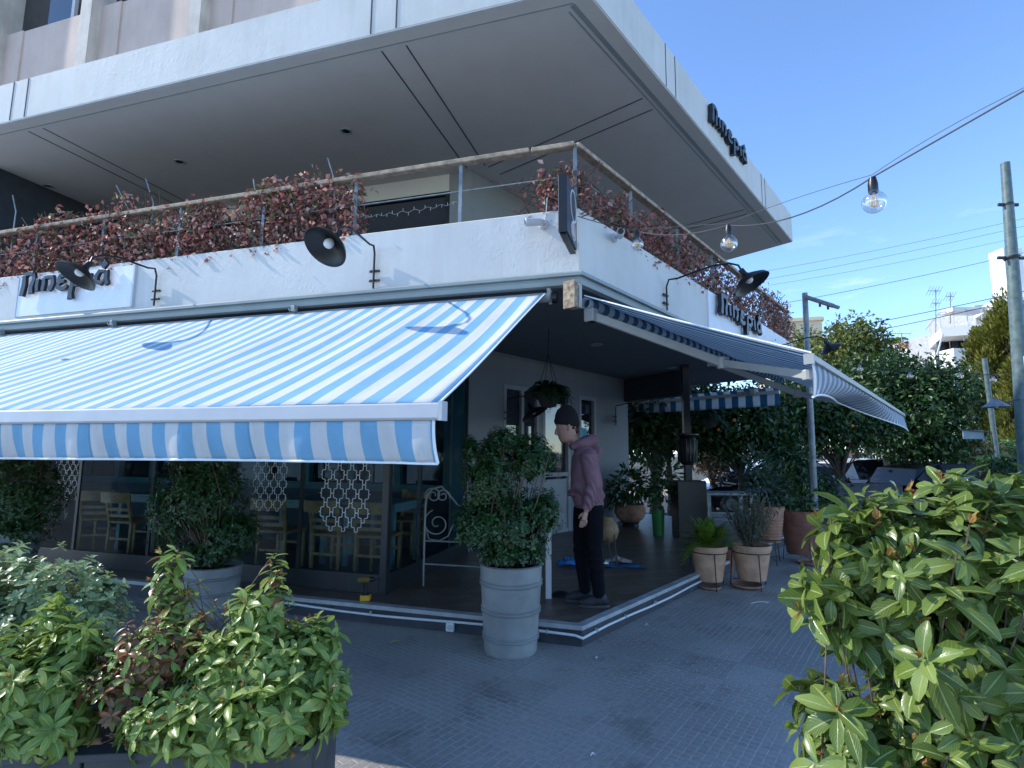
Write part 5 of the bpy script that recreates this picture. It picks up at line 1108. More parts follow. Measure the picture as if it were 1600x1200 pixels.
for s in(-1,1):
    limb(b,[(hf+.002,s*.076,1.668),(hf-.012,s*.086,1.650),(hf-.008,s*.086,1.62),(hf+.006,s*.078,1.602)],[.008,.013,.011,.008],8)
    limb(b,[(hf+.06,s*.045,1.60),(hf+.06,s*.045,1.585)],[.022,.02],8)
ringloft(b,[(-.03,0,.86,.10,.14),(-.02,0,1.0,.095,.135),(.0,0,1.15,.10,.15),(.0,0,1.30,.09,.165),(.015,0,1.38,.06,.10)])
def armpts(s): return [(-.01,s*.19,1.335),(-.035,s*.235,1.07),(.030,s*.245,.865)] if s>0 else [(-.0,s*.19,1.335),(-.02,s*.235,1.07),(.01,s*.24,.87)]
for s in(1,-1):
    a=armpts(s); limb(b,a,[.048,.040,.028],12)
    w=V(a[2]); d=(V(a[2])-V(a[1])).normalized(); d=(d+V((-.0,0,-.25))).normalized(); th=V((1,0,0)); th=(th-d*th.dot(d)).normalized(); sd=d.cross(th)
    limb(b,[tuple(w-d*.02),tuple(w+d*.03+sd*.0),tuple(w+d*.085)],[.024,.030,.034],12,flat=.55)
    for k,(o_,ln,cu) in enumerate(((.024,.074,.25),(.008,.084,.33),(-.009,.078,.40),(-.025,.060,.48))):
        p0=w+d*.080+th*o_; p=[p0]; dd=V(d)
        for q in(.42,.33,.25): dd=(dd*math.cos(cu)-sd*math.sin(cu)*(1 if s>0 else -1)*(-1)).normalized() if False else (dd+(-th*.0)+V((-.0,-s*1.0,0))*cu*.75).normalized(); p.append(p[-1]+dd*ln*q)
        limb(b,[tuple(x) for x in p],[.0095,.0092,.0085,.007],8)
    t0=w+d*.025+th*.022; limb(b,[tuple(t0),tuple(t0+d*.028+th*.022),tuple(t0+d*.058+th*.026-V((0,s*.012,0)))],[.012,.0105,.008],8)
LEGS={1:[(-.05,.085,.88),(-.065,.085,.47),(-.11,.085,.085)],-1:[(-.0,-.085,.88),(.04,-.085,.48),(.0,-.085,.085)]}
for s in(1,-1): limb(b,LEGS[s],[.075,.052,.036],12)
body=fuse('body',b,M['skin'],PE_,.0055,3)
# eyes
for s in(-1,1):
    g=MB(); g.lathe([(0,-.010),(.008,-.006),(.0105,0),(.008,.006),(0,.010)],W3(hf+.080,s*.030,1.636),10); e=obj('eye',g,M['hem'],PE_,smooth=True)
    g=MB(); g.lathe([(0,0),(.005,0),(.004,.002),(0,.0025)],W3(hf+.0895,s*.031,1.635),10,ax=V((-1,-s*.2,0))); obj('iris',g,M['black'],e)
# beanie
b=MB(); ringloft(b,[(hf-.004,0,1.648,.104,.086,.30),(hf-.008,0,1.67,.114,.093,.26),(hf-.012,0,1.70,.115,.094,.2),(hf-.016,0,1.75,.108,.089,.15),(hf-.02,0,1.80,.085,.07,.1),(hf-.025,0,1.832,.05,.042),(hf-.025,0,1.843,.014,.014)])
ringloft(b,[(hf-.004,0,1.645,.109,.091,.30),(hf-.006,0,1.66,.120,.099,.28),(hf-.008,0,1.69,.121,.10,.24),(hf-.009,0,1.705,.112,.093,.22)])
fuse('beanie',b,M['beanie'],PE_,.007,4)
g=MB(); limb(g,[(hf-.085,0,1.63),(hf-.07,.0,1.585),(hf-.055,0,1.55)],[.03,.045,.02],10); limb(g,[(hf-.05,.05,1.63),(hf-.05,.058,1.60)],[.02,.018],8); limb(g,[(hf-.05,-.05,1.63),(hf-.05,-.058,1.60)],[.02,.018],8); fuse('hair',g,paint('dark_hair',(.02,.014,.011),.6),PE_,.007,3)
HEAD=False
# hoodie
b=MB()
ringloft(b,[(-.028,0,.895,.132,.178),(-.026,0,.93,.142,.188),(-.022,0,.985,.150,.195),(-.012,0,1.08,.143,.195),(.0,0,1.18,.140,.20),(.004,0,1.27,.135,.205),(.004,0,1.335,.118,.19),(.012,0,1.385,.095,.14),(.03,0,1.43,.088,.102),(.058,0,1.475,.080,.086)],28)
for s in(1,-1):
    a=armpts(s); A=[V(p) for p in a]; cuff=A[1].lerp(A[2],.94)
    limb(b,[tuple(A[0]+V((0,-s*.04,.012))),tuple(A[0]),tuple(A[0].lerp(A[1],.5)),tuple(A[1]),tuple(A[1].lerp(A[2],.35)),tuple(A[1].lerp(A[2],.75)),tuple(cuff)],[.078,.083,.073,.066,.060,.052,.042],16)
    limb(b,[tuple(A[1].lerp(A[2],.80)),tuple(cuff)],[.044,.042],14)
# hood lying on the back of the neck
limb(b,[(.135,-.07,1.43),(.06,-.10,1.46),(-.04,-.085,1.495),(-.075,0,1.505),(-.04,.085,1.495),(.06,.10,1.46),(.135,.07,1.43)],[.030,.044,.056,.062,.056,.044,.030],14)
limb(b,[(-.085,-.055,1.40),(-.11,0,1.38),(-.085,.055,1.40)],[.05,.062,.05],14)
limb(b,[(.13,-.07,1.00),(.145,0,1.0),(.13,.07,1.00)],[.02,.026,.02],10)
def wr(co):
    z=co[:,2]-PZ; x=co[:,0]; y=co[:,1]
    band=np.exp(-((z-1.03)/.09)**2)+.8*np.exp(-((z-.92)/.05)**2)*(z>.87)+.5*np.exp(-((z-1.33)/.05)**2)
    return .0095*band*np.sin(58*z+14*np.sin(9*x+5*y)+22*x)+.0035*np.sin(31*x+40*z+12*y)+.004*np.sin(17*z-23*x+9*y)
ho=fuse('hoodie',b,M['hoodie'],PE_,.008,5,wr)
g=MB(); ringloft(g,[(-.028,0,.872,.124,.172),(-.028,0,.885,.136,.184),(-.027,0,.925,.140,.188),(-.026,0,.935,.130,.178)],28); fuse('hem_band',g,M['hoodie'],ho,.008,2)
# trousers
b=MB(); ringloft(b,[(-.03,0,.97,.105,.155),(-.032,0,.90,.122,.168),(-.034,0,.84,.130,.172),(-.032,0,.80,.118,.16)],24)
for s in(1,-1):
    A=[V(p) for p in LEGS[s]]
    limb(b,[tuple(A[0]+V((0,0,.03))),tuple(A[0].lerp(A[1],.3)),tuple(A[0].lerp(A[1],.7)),tuple(A[1]),tuple(A[1].lerp(A[2],.3)),tuple(A[1].lerp(A[2],.7)),tuple(A[2]+V((0,0,.0)))],[.102,.096,.080,.071,.069,.060,.054],16)
fuse('trousers',b,M['trouser'],PE_,.009,5,lambda co:.0035*np.sin(38*(co[:,2])+22*co[:,0]+5*np.sin(11*co[:,2])))
# shoes
for s in(1,-1):
    a=V(LEGS[s][2]); h=(.0,0,0); f0=a.x; yw=.12*s*0
    b=MB(); limb(b,[(f0-.07,a.y,.052),(f0-.02,a.y,.062),(f0+.06,a.y,.056),(f0+.13,a.y,.045),(f0+.185,a.y,.038)],[.040,.047,.047,.042,.026],14); limb(b,[(f0-.02,a.y,.06),(f0-.005,a.y,.115)],[.050,.045],14)
    sh_=fuse('shoe',b,M['shoe'],PE_,.006,4)
    g=MB(); pts=[]
    for i in range(25):
        t_=2*PI*i/24; r=.052 if math.cos(t_)<.2 else .052-.012*(math.cos(t_)-.2); pts.append(W3(f0+.055+.145*math.cos(t_),a.y+r*math.sin(t_),0))
    g.prism(pts[:-1],UP*.026); obj('sole',g,M['sole'],sh_,bevel=.004)
    g=MB()
    for k in range(4): g.tube([W3(f0+.045+.022*k,a.y+.032,.083-.008*k),W3(f0+.05+.022*k,a.y,.104-.011*k),W3(f0+.045+.022*k,a.y-.032,.083-.008*k)],.0035,5)
    obj('laces',g,M['hem'],sh_)
# ================================================================== trees and background
def tree(name,label,base,blobs,n,size,mat,trunk=.12,asp=.55,group='trees beyond the terrace',form='fold',fruit=0,limbs=9,shell=.45,cat='tree',up=.25):
    base=V(base); root=thing(name,label,cat,tuple(base),0,group)
    # leaves in small clumps
    n=int(n*1.9); size=size*1.12; nc=max(40,n//18); c,d=blob_points(blobs,nc,shell); idx=RNG.integers(nc,size=n); P=c[idx]+RNG.normal(size=(n,3))*size*1.25; D=unit(d[idx]*.6+rdir(n)+np.array([0,0,-.25])); N=unit(rdir(n)*.8+d[idx]*.8+np.array([0,0,.7]))
    L=size*(.6+.8*RNG.random(n)); leaf_mesh('crown',P,D,N,L,L*asp,[mat],root,None,form,.2)
    g=MB(); top=V(tuple(np.mean([b[0] for b in blobs],axis=0))); fork=base.lerp(V((top.x,top.y,top.z)),.42); fork.x=base.x+(top.x-base.x)*.3; fork.y=base.y+(top.y-base.y)*.3
    g.tube([base-UP*.2,base.lerp(fork,.35)+V((trunk*.3,0,0)),fork],[trunk*1.25,trunk*.95,trunk*.8],10)
    k=RNG.choice(nc,min(nc,limbs*3),replace=False)
    for j,i in enumerate(k):
        e=V(tuple(c[i])); m_=fork.lerp(e,.5)+UP*.1*(e-fork).length; r0=trunk*(.5 if j<limbs else .22); g.tube([fork-UP*.05,fork.lerp(m_,.5)+UP*.05,m_,e],[r0,r0*.8,r0*.5,r0*.2],6,cap=False)
    obj('trunk',g,M['bark'],root,smooth=60)
    if fruit:
        g=MB(); c2,_=blob_points(blobs,fruit,.85)
        for p in c2: g.lathe([(0,-.04),(.03,-.028),(.042,0),(.03,.028),(0,.04)],p,8)
        o=obj('oranges',g,paint('orange_fruit',(.75,.28,.03),.5),root,smooth=True); o['kind']='stuff'
    return root
def E(px,py,y,rx,rz,ry=None): return ell(atY(px,py,y),rx,ry or rx,rz)
GY=-.17
def gpt(px,y,z=GY): p=atY(px,700,y); return (p.x,p.y,z)
tree('orange_tree','dark orange tree whose crown shades the parked cars behind the fern pots',gpt(1156,13.2,-.1),[E(1150,665,13.2,.95,.75),E(1105,640,13.4,.6,.6),E(1195,650,13,.75,.75),E(1120,690,13.2,.6,.35),E(1215,690,13,.5,.45)],5200,.11,LT,.10,fruit=14)
tree('orange_tree','dark orange tree with a thin trunk in front of the white hatchback',gpt(1322,13.6,-.14),[E(1300,650,13.6,1.0,.8),E(1250,620,13.8,.8,.8),E(1350,655,13.4,.7,.55),E(1235,680,13.6,.6,.55)],6200,.11,LT,.085,fruit=14)
tree('orange_tree','broad dark green tree beyond the tip of the right awning',gpt(1432,15.5),[E(1420,640,15.5,1.5,1.2),E(1380,600,15.8,1.2,.9),E(1465,610,15.3,1.0,.9),E(1420,690,15.5,1.2,.6),E(1465,685,15.2,.9,.7),E(1330,640,16,1.1,.9)],9000,.125,LT,.16,fruit=8)
tree('sunny_tree','tall sunlit tree rising behind the tip of the right awning',gpt(1330,22),[E(1335,525,22,.95,.75),E(1310,560,22,1.4,1.2),E(1360,570,22,1.1,1.0),E(1330,610,22,1.9,1.2),E(1300,600,22,1.2,1.0),E(1365,530,21.6,.5,.5)],7500,.16,LY,.2)
tree('sunny_tree','low sunlit tree under the lamp arm beside the cream building',gpt(1258,24),[E(1262,560,24,1.1,1.1),E(1240,570,24,.9,.9),E(1280,585,24,1.2,1.1)],2400,.17,LY,.14)
tree('dark_tree','dark tree seen under the terrace ceiling between the white wall and the black pillar',gpt(1020,14,0),[E(1010,655,14,.9,.8),E(1050,640,14.2,1.0,.9),E(985,670,14,.7,.7),E(1080,655,13.6,.8,.7)],6000,.13,LT,.14)
tree('pale_tree','pale trunked tree beyond the end of the terrace',gpt(1046,14.5,0),[E(1046,625,14.5,.6,.5),E(1030,650,14.5,.4,.35)],900,.12,LD,.10)
tree('brown_bush','sparse brown leaved bush beside the parked dark car',gpt(1112,16.5),[E(1112,700,16.5,.55,.5),E(1098,720,16.5,.4,.35),E(1130,725,16.5,.45,.3)],1300,.10,leafmat('brown_leaf',['#7a6650','#8c765c','#6a5440','#9a866a'],.6,.2),.05,cat='bush',group='bushes by the street')
def cypress(label,base,h,r,n,clumps):
    root=thing('cypress_tree',label,'tree',base,0,'cypress trees'); b=V(base); t_=RNG.random(clumps)**.85; a=RNG.random(clumps)*6.28
    rr=r*np.sin(PI*np.clip(.10+.86*t_,0,1))**.75*(.45+.5*RNG.random(clumps)); c=np.stack([b.x+rr*np.cos(a),b.y+rr*np.sin(a),b.z+.5+t_*(h-.9)],1); out=np.stack([np.cos(a)*.45,np.sin(a)*.45,np.ones(clumps)],1)
    cr_=r*(.16+.16*RNG.random(clumps)); i=RNG.integers(clumps,size=n); q=rdir(n)*(RNG.random((n,1))**.4); P=c[i]+q*cr_[i][:,None]*np.array([1,1,1.9]); D=unit(out[i]+q*.7+rdir(n)*.25); L=.17*(.6+.8*RNG.random(n))
    leaf_mesh('crown',P,D,rdir(n)+q*.6,L,L*.40,[LC],root,None,'fold',.1)
    g=MB(); g.tube([b,b+UP*h*.85],[.16,.04],8)
    for k in range(0,clumps,2): g.tube([b+UP*max(.2,(c[k][2]-b.z)*.75),c[k]],[.03,.012],4,cap=False)
    obj('trunk',g,M['bark'],root); return root
p=atY(1572,462,20); cypress('tall yellow green cypress beside the lamp post at the right edge',(p.x,p.y,GY),p.z-GY,1.35,17000,95)
p=atY(1538,500,21); cypress('shorter yellow green cypress in front of the white balconies',(p.x,p.y,GY),p.z-GY,1.0,9000,60)
p=atY(1606,520,18.5); cypress('cypress cut by the right edge of the picture behind the lamp post',(p.x,p.y,GY),p.z-GY,1.1,8000,55)
def hedge(label,px0,px1,pyt,y,depth,n,mat):
    a=atY(px0,pyt,y); b=atY(px1,pyt,y); root=thing('hedge',label,'hedge',((a.x+b.x)/2,y,GY),0,'hedges at the right')
    P=np.stack([a.x+(b.x-a.x)*RNG.random(n),y+depth*(RNG.random(n)-.5),GY+(a.z-GY)*(1-RNG.random(n)**2.2*.95)+.05*RNG.normal(size=n)],1); N=rdir(n)+np.array([-.3,-.4,.7]); L=.09*(.6+.8*RNG.random(n)); leaf_mesh('foliage',P,rdir(n),N,L,L*.6,[mat],root,None,'fold',.1)
    g=MB(); g.box(((a.x+b.x)/2,y,(GY+a.z)/2-.12),(abs(b.x-a.x)/2-.1,depth/2-.12,(a.z-GY)/2-.15)); obj('inner_twigs',g,M['bark'],root); return root
hedge('trimmed green hedge below the cypresses at the right edge',1490,1640,690,17.0,1.2,6000,LH)
hedge('shadowed lower hedge in front of the trimmed one at the right edge',1545,1680,718,11.5,1.0,3500,LD)
tree('pale_bush','straw coloured bush left of the thin green pole',gpt(1527,15.6),[E(1527,712,15.6,.5,.45),E(1520,730,15.6,.5,.4)],1500,.09,leafmat('straw_leaf',['#a08a5c','#8c7a50','#b09a6a'],.7,.2),.04,cat='bush',group='bushes by the street')
# street posts
def pole(name,label,p0,p1,r0,r1,mat,group=None):
    root=thing(name,label,'pole',tuple(p0),0,group); g=MB(); g.tube([p0,V(p0).lerp(V(p1),.5),p1],[r0,(r0+r1)/2,r1],16); obj('shaft',g,mat,root,smooth=50); return root
t_=atY(1570.5,255,10.8); bt=atY(1606,735,10.8); k_=(bt.z-0)/(t_.z-bt.z); bb=V((bt.x+(bt.x-t_.x)*k_,10.8,0))
P1=pole('lamp_post','thick green grey post at the right edge, dark against the sky',bb,t_,.165,.082,M['polegreen'],'street posts')
for py,w in ((403,.16),(320,.11)):
    c=t_.lerp(bb,(t_.z-atY(1580,py,10.8).z)/(t_.z-bb.z)); g=MB(); g.lathe([(w*.85,-.03),(w*.9,0),(w*.85,.03)],c,16,cap=False); g.box(c,(w*1.9,.02,.03)); obj('clamp',g,M['frame'],P1)
c=t_.lerp(bb,(t_.z-atY(1590,605,10.8).z)/(t_.z-bb.z)); g=MB(); g.box(c+V((.0,-.14,.45)),(.03,.01,.16)); obj('notice_strip',g,M['alu'],P1)
e=atY(1557,636,10.5); SL=thing('shade_lamp','flat conical grey lamp shade on an arm from the thick post at the right edge','lamp',tuple(e)); arm0=atY(1592,624,10.7)
g=MB(); g.tube([arm0,arm0.lerp(e,.6)+UP*.03,e+UP*.17,e+UP*.08],.016,8); obj('arm',g,M['black'],SL)
g=MB(); g.lathe([(.03,.17),(.06,.13),(.14,.07),(.235,0),(.228,-.004),(.12,.055)],e,28,cap=False); obj('shade',g,M['galv'],SL,smooth=40); g=MB(); g.lathe([(0,-.03),(.035,.0),(.03,.05)],e,12,cap=False); obj('light_bulb',g,M['bulbwhite'],SL)
a=atY(1538,560,12.4); b=atY(1554,735,12.4); pole('thin_post','thin dark green post between the flat lamp shade and the small hanging sign',V((b.x+.12,12.4,-.05)),a,.055,.05,M['polegreen'],'street posts')
a=atY(1504,672,12.5); b=atY(1537,686,12.5); HS=thing('hanging_sign','small grey blue sign panel hanging from the thin green post','sign',tuple((a+b)/2)); g=MB(); g.box((a+b)/2,(abs(b.x-a.x)/2,.015,abs(a.z-b.z)/2)); obj('panel',g,paint('grey_blue_panel',(.20,.27,.33),.5),HS); g=MB(); g.beam(atY(1500,672,12.5),atY(1552,675,12.4),.025,.025); obj('bracket',g,M['frame'],HS)
a=atY(1257.5,458,11.2); b=atY(1273,790,11.2); zz=(b.z-0)/(a.z-b.z); P2=pole('lamp_post','pale galvanised lamp post with a short arm, standing behind the right awning',V((b.x+(b.x-a.x)*zz,11.2,0)),a,.068,.055,M['galv'],'street posts')
a=atY(1256,463,11.2); b=atY(1302,478,10.7); g=MB(); g.tube([a,b],.045,12); g.tube([b,b+(b-a).normalized()*.12],.037,12); obj('arm',g,M['galv'],P2,smooth=40)
for f in(.55,.82):
    g=MB(); q=a.lerp(b,f); g.lathe([(0,-.12),(.022,-.11),(.022,-.045),(.012,-.03)],q,10); obj('hook',g,M['frame'],P2)
# overhead lines
for k,(x0,y0,x1,y1,r) in enumerate(((1180,537,1640,446,.016),(1200,548,1640,456,.016),(1190,480,1640,385,.011),(1160,430,1640,332,.007),(1160,443,1640,344,.007),(1200,446,1640,360,.006))):
    a=atY(x0,y0,27); b=atY(x1,y1,24); g=MB(); g.tube([a.lerp(b,i/12)-UP*.5*4*(i/12)*(1-i/12)*.25 for i in range(13)],r,5)
    tag(obj('power_line',g,M['frame']),['lower of the two dark overhead lines crossing the treetops','second dark overhead line just under the thickest one','single thin overhead line above the lamp post arm','highest of three faint overhead lines','middle of three faint overhead lines','lowest of three faint overhead lines'][k] if k>1 else ['upper of the two dark overhead lines just above the treetops','lower of the two dark overhead lines just above the treetops'][k],'cable','overhead lines in the sky')
# cars
def car(label,x,y,z,heading,Lc,Wc,Hc,body,nose=1,group='parked cars'):
    T=thing('parked_car',label,'car',(x,y,z),heading,group)
    prof=[(0,.42,.42),(.02,.60,.62),(.07,.66,.70),(.25,.70,.95),(.30,.71,1.0),(.5,.72,1.0),(.72,.70,.95),(.95,.66,.72),(.99,.5,.55),(1,.42,.42)]
    st=[]
    for t_,h,w in [(0,.58,.84),(.01,.70,.90),(.05,.78,.95),(.3,.83,1.0),(.65,.80,1.0),(.88,.72,.96),(.97,.62,.90),(1,.50,.82)]:
        X=(t_-.5)*Lc; hw=Wc/2*w; z0=.22 if .04<t_<.96 else .30; h*=Hc/1.45*1.15
        st.append([(X,-hw*.9,z0),(X,-hw,z0+.15),(X,-hw,h*.8),(X,-hw*.93,h),(X,hw*.93,h),(X,hw,h*.8),(X,hw,z0+.15),(X,hw*.9,z0)])
    g=MB(); g.sweep(st); obj('body',g,body,T,smooth=35,local=True)
    cab=[(.02,.0),(.06,.75),(.16,.97),(.35,1.0),(.52,.96),(.66,.55),(.76,.0)]; zb_=.86*Hc/1.45*1.10; st=[]
    for t_,k in cab:
        X=(t_-.5)*Lc; zt__=zb_+(Hc-zb_)*k; hw=Wc/2*(.93-.16*k); st.append([(X,-Wc/2*.93,zb_-.04),(X,-hw,zt__),(X,hw,zt__),(X,Wc/2*.93,zb_-.04)])
    g=MB(); g.sweep(st); cabin=obj('windows',g,M['carglass'],T,smooth=25,local=True)
    g=MB(); st=[]
    for t_,k in cab[1:6]:
        X=(t_-.5)*Lc; zt__=zb_+(Hc-zb_)*k; hw=Wc/2*(.93-.16*k); st.append([(X,-hw-.01,zt__-.05),(X,-hw+.03,zt__+.018),(X,hw-.03,zt__+.018),(X,hw+.01,zt__-.05)])
    g.sweep(st); obj('roof',g,body,T,smooth=30,local=True)
    g=MB()
    for sd in(-1,1):
        for (ta,tb,w) in ((.0,.10,.34),(.33,.36,.07),(.52,.545,.05)):
            ka=np.interp(ta,[c[0] for c in cab],[c[1] for c in cab]); kb=np.interp(tb,[c[0] for c in cab],[c[1] for c in cab])
            q=[((ta-.5)*Lc,sd*(Wc/2*.93+.004),zb_-.03),((tb+(.04 if w>.2 else 0)-.5)*Lc,sd*(Wc/2*.93+.004),zb_-.03),((tb+.02-.5)*Lc,sd*(Wc/2*(.93-.16*kb)+.008),zb_+(Hc-zb_)*kb),((max(ta,.04)-.5)*Lc,sd*(Wc/2*(.93-.16*ka)+.008),zb_+(Hc-zb_)*max(ka,.3))]
            g=MB(); g.prism(q,V((0,sd*.006,0))); obj('window_pillar',g,body,T,local=True)
    for X in(-.5+.19,-.5+.80):
        for sd in(-1,1):
            g=MB(); g.lathe([(.20,-.10),(.31,-.09),(.325,0),(.31,.09),(.20,.10)],(X*Lc,sd*(Wc/2-.09),.32),24,ax=V((0,1,0))); wv=obj('wheel',g,M['black'],T,smooth=40,local=True)
            g=MB(); g.lathe([(0,.02),(.08,.03),(.20,.0)],(X*Lc,sd*(Wc/2-.0),.32),16,ax=V((0,sd,0)),cap=False); r_=obj('rim',g,M['galv'],wv,smooth=True,local=True)
    for sd in(-1,1):
        g=MB(); g.box((-.5*Lc+.12,sd*Wc/2*.84,.80*Hc/1.45),(.14,.10,.075)); obj('tail_light',g,M['tail'],T,bevel=.02,local=True)
        g=MB(); g.box((.5*Lc-.16,sd*Wc/2*.76,.62*Hc/1.45),(.14,.12,.06)); obj('headlight',g,M['alu'],T,bevel=.02,local=True)
        g=MB(); g.box((.14*Lc,sd*(Wc/2+.05),.98*Hc/1.45),(.06,.09,.06)); obj('wing_mirror',g,body,T,bevel=.02,local=True)
    for sd in(-1,1):
        for X in(-.03,.12): g=MB(); g.box((X*Lc,sd*(Wc/2+.006),.78*Hc/1.45),(.08,.008,.012)); obj('door_handle',g,body,T,local=True)
    return T
M['carglass']=paint('dark_car_glass',(.010,.013,.017),.06,spec=.22)
M['tail']=paint('red_tail_light',(.55,.02,.03),.25); M['carw']=paint('white_car_paint',(.82,.83,.85),.2,var=.03,coat=.5); M['carb']=paint('black_car_paint',(.006,.0065,.008),.2,coat=.1,var=.02,spec=.3); M['cars']=paint('silver_car_paint',(.42,.46,.50),.2,metal=.4,coat=.6)
a=atY(1308,740,15.9); car('white hatchback with red tail lights parked across the street behind the orange tree trunk',a.x+2.1,16.6,GY,0,4.3,1.75,1.55,M['carw'])
a=atY(1365,740,13.6); car('black car parked nearer than the white hatchback, mostly hidden by the large leafed shrub',a.x+2.75,13.9,-.16,0,4.5,1.75,1.46,M['carb'])
a=atY(1115,725,19.3); car('white car glimpsed between the orange tree trunk and the brown bush',a.x+2.0,19.6,GY,PI,4.2,1.75,1.50,M['carw'])
a=atY(1092,748,15.2); car('dark car with its roof in deep shade right behind the grey table',a.x+2.1,15.9,-.18,PI,4.3,1.75,1.36,M['carb'])
# fence and low wall across the street
a=atY(1250,702,23); b=atY(1400,700,23); FN=thing('slat_fence','pale vertical slat fence behind the white hatchback','fence',((a.x+b.x)/2,23,GY)); g=MB(); x=a.x
while x<b.x: g.box((x,23,(a.z+GY)/2),(.045,.015,(a.z-GY)/2)); x+=.13
obj('slats',g,paint('fence_wood',(.34,.29,.22),.8,var=.2),FN); g=MB(); g.beam((a.x,23.04,a.z-.2),(b.x,23.04,a.z-.2),.05,.08); g.beam((a.x,23.04,GY+.3),(b.x,23.04,GY+.3),.05,.08); obj('fence_rail',g,M['bark'],FN)
a=atY(950,715,26); b=atY(1110,715,26); g=MB(); g.box(((a.x+b.x)/2,26,(a.z+GY)/2),((b.x-a.x)/2,.12,(a.z-GY)/2)); g.box(((a.x+b.x)/2,26,a.z+.03),((b.x-a.x)/2+.05,.17,.03)); tag(obj('yard_wall',g,paint('cream_wall',(.5,.47,.38),.85,var=.1)),'cream yard wall far behind the dark tree at the end of the terrace','wall')
a=atY(1283,757,12.3); b=atY(1400,757,12.3); g=MB(); g.box(((a.x+b.x)/2,12.3,a.z/2),((b.x-a.x)/2,.2,a.z/2)); g.box(((a.x+b.x)/2,12.3,a.z+.012),((b.x-a.x)/2+.02,.22,.014)); tag(obj('planter_trough',g,M['planter']),'low dark trough on the pavement below the white hatchback','planter')
tree('low_bush','leafy dark bush at the foot of the galvanised lamp post',gpt(1235,12.0,0),[E(1240,750,12.0,.4,.35),E(1222,725,12,.4,.4),E(1290,768,12.1,.25,.18)],1500,.10,LD,.03,cat='bush',group='bushes by the street')
# buildings far behind
def building(name,label,px0,pxc,px1,pyt,pyb,y,yaw,dep,mat,floors=0,ztop=None):
    c=atY(pxc,pyt,y); a=atY(px0,pyt,y); zt_=c.z; w=abs(c.x-a.x)/max(.2,math.cos(yaw)); ex=V((-math.cos(yaw),math.sin(yaw)*-1,0)); ey=V((math.sin(yaw)*-1,math.cos(yaw),0)); 
    root=thing(name,label,'building',(c.x,c.y,GY)); q=V((c.x,c.y,0)); P=[q,q+ex*w,q+ex*w+ey*dep,q+ey*dep]
    g=MB(); g.prism([p+UP*GY for p in P],UP*(zt_-GY)); obj('wall',g,mat,root); return root,q,ex,ey,w,zt_
M['cream']=paint('cream_render',(.62,.52,.38),.85,var=.06,vs=.5); M['bwhite']=paint('white_render',(.76,.75,.72),.8,var=.05,vs=.5); M['bshade']=paint('shaded_white_render',(.42,.42,.42),.8)  # bshade: white walls in shade, the shade put into a darker colour
r_,q,ex,ey,w,zt_=building('cream_building','plain cream building behind the sunlit tree and the galvanised lamp post',1215,1284,1340,500,600,40,R(-18),10,M['cream'])
g=MB(); g.beam(q+ex*w+UP*(zt_+.1)-ey*.1,q+UP*(zt_+.1)-ey*.1,.3,.25); g.beam(q+UP*(zt_+.1),q+ey*10+UP*(zt_+.1),.3,.25); obj('cornice',g,M['cream'],r_)
for k in range(3): g=MB(); g.box(q+ex*(1.2+1.6*k)-ey*.02+UP*(zt_-2.2),(.5,.05,.7),(ex,ey,UP)); wn_=obj('window',g,M['mirror'],r_)
# white balcony building
wb=thing('white_apartment_building','bright white apartment building with stacked balconies behind the cypresses','building',(28,33,GY))
Yb=32.0
def bp(px,py,y=Yb): return atY(px,py,y)
c0=bp(1497,560); c1=bp(1680,560); topz=bp(1520,512).z
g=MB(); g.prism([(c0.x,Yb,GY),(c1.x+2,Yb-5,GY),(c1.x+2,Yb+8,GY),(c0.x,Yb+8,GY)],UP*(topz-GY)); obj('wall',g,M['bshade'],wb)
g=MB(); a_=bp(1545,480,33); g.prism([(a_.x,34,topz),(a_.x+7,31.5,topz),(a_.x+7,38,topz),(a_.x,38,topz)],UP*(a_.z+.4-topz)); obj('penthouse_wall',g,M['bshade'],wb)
def slab(p,q,out,h,name='balcony',rail=.9,mat='bwhite'):
    p=V(p); q=V(q); d=(q-p).normalized(); n=V((-d.y,d.x,0)); n=n if n.y>0 else -n
    g=MB(); g.prism([p,q,q+n*out,p+n*out],UP*h); b_=obj(name,g,M[mat],wb)
    if rail:
        g=MB(); g.tube([p+UP*(h+rail),q+UP*(h+rail)],.035,6); k=max(3,int((q-p).length/.6))
        for i in range(k+1): s_=p.lerp(q,i/k); g.tube([s_+UP*h,s_+UP*(h+rail)],.02,5)
        n2=p+n*out; g.tube([p+UP*(h+rail),n2+UP*(h+rail)],.035,6); obj('railing',g,M['alu'],b_)
    return b_
A_=bp(1460,520,31); B_=bp(1640,480,31); zA=A_.z-.35
slab((A_.x,30.5,zA),(B_.x,26.5,zA),5,.55)
A2_=bp(1548,470,31); slab((A2_.x,30.5,A2_.z-.3),(B_.x+2,28,A2_.z-.3),5,.45,rail=0)
for k in range(4):
    z_=bp(1512,545+17*k,31).z; a_=bp(1503,550,31); slab((a_.x,30.6,z_-.25),(a_.x+7,28.4,z_-.25),3,.28,rail=.0)
g=MB(); a_=bp(1488,545,31); g.box((a_.x+1,31.6,(a_.z+GY)/2),(1.1,.8,(a_.z-GY)/2)); obj('stair_tower',g,M['bwhite'],wb)
for (x0,y0,x1,y1) in ((1473,522,1464,555),(1514,508,1506,532)): g=MB(); g.tube([bp(x0,y0,30.4),bp(x1,y1,30.4)],.05,6); obj('awning_strut',g,M['alu'],wb)
a_=bp(1516,488,30.6); g=MB(); g.box((a_.x-.6,30.4,a_.z),(1.0,.5,.12)); obj('roof_vent',g,M['bwhite'],wb)
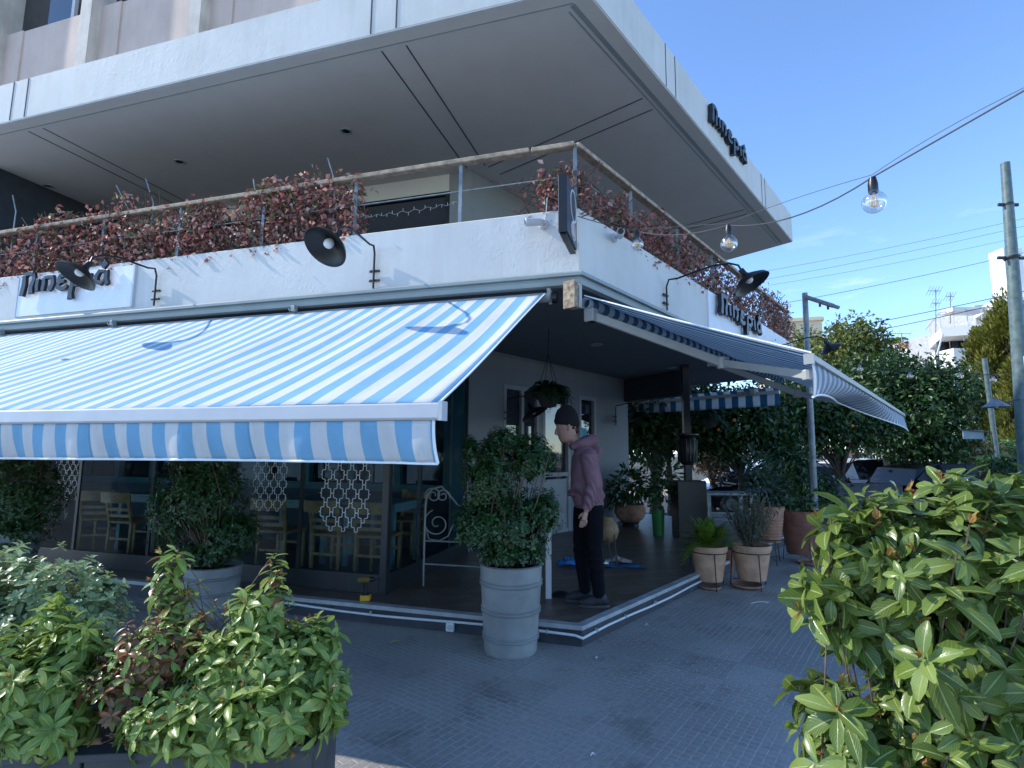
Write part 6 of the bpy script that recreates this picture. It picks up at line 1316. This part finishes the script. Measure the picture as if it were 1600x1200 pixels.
for k,(x_,y_) in enumerate(((1508,528),(1524,524),(1540,520),(1508,556),(1524,553),(1542,560))): g=MB(); a_=bp(x_,y_,30.3); g.box((a_.x,Yb-.5-(a_.x-c0.x)*.45,a_.z),(.34,.06,.62)); obj('window',g,M['mirror'],wb)
a_=bp(1574,430,31); g=MB(); g.box((a_.x,31,a_.z),(.55,.5,1.5)); obj('roof_tower',g,M['bwhite'],wb)
# low white houses, chimney, aerials, palm
lh=thing('low_white_house','low white house with a flat roof far behind the dark trees','building',(20,36,GY)); a_=bp(1408,577,36); b_=bp(1500,566,36)
g=MB(); g.box(((a_.x+b_.x)/2,38,(a_.z+GY)/2),((b_.x-a_.x)/2,2,(a_.z-GY)/2)); obj('wall',g,M['bwhite'],lh); g=MB(); g.box((b_.x-1,37.9,(b_.z+1+GY)/2),(1.1,1.6,(b_.z+1-GY)/2)); obj('roof_room',g,M['bwhite'],lh)
g=MB(); a_=bp(1433,560,35.6); g.box((a_.x,36.3,a_.z-.3),(.35,.3,1.1)); chm=obj('chimney',g,M['bwhite'],lh); g=MB(); g.box((a_.x,36.3,a_.z+1.0),(.42,.38,.22)); obj('chimney_cap',g,M['terra'],chm)
def aerial(label,px,py0,py1,y,arms):
    p=bp(px,py0,y); q=bp(px,py1,y); T=thing('roof_aerial',label,'aerial',tuple(p),0,'roof aerials'); g=MB(); g.tube([p,q],.03,6); obj('mast',g,M['galv'],T); g=MB()
    for (dz,l,nn) in arms:
        c=q-UP*dz; g.tube([c-V((l,0,0)),c+V((l*.6,0,0))],.02,5)
        for i in range(nn): x=-l+l*1.6*i/max(1,nn-1); g.tube([c+V((x,-.2,.22)),c+V((x,.2,-.22))],.012,4)
    obj('elements',g,M['galv'],T); return T
aerial('roof aerial on the white building, left of the forked one',1462,520,452,31,[(.1,.45,5),(.85,.3,4)])
aerial('forked roof aerial on the white building, right of the taller mast',1485,505,458,31,[(.2,.3,4)])
aerial('long armed roof aerial by the chimney, behind the sunlit tree',1409,577,520,36,[(.05,1.0,3)])
p=bp(1399,580,38); q=bp(1400,535,38); PT=thing('palm_tree','small distant palm behind the sunlit tree','tree',(p.x,38,GY)); g=MB(); g.tube([(p.x,38,GY),(q.x,38,q.z)],.16,8); obj('trunk',g,M['bark'],PT); fern('crown',PT,q,26,1.4,LY,.7,.5,.10,.35)
for px_,py_ in ((1405,548),(1417,545),(1421,540)):
    p=bp(px_,582,37); q=bp(px_,py_,37); g=MB(); g.tube([p,q],.11,8); g.lathe([(.14,0),(.16,.12),(0,.2)],q,10); tag(obj('flue_pipe',g,M['galv']),{1405:'flue pipe leftmost of three beside the distant palm',1417:'flue pipe in the middle of three beside the distant palm',1421:'flue pipe rightmost of three beside the distant palm'}[px_],'pipe','flue pipes')
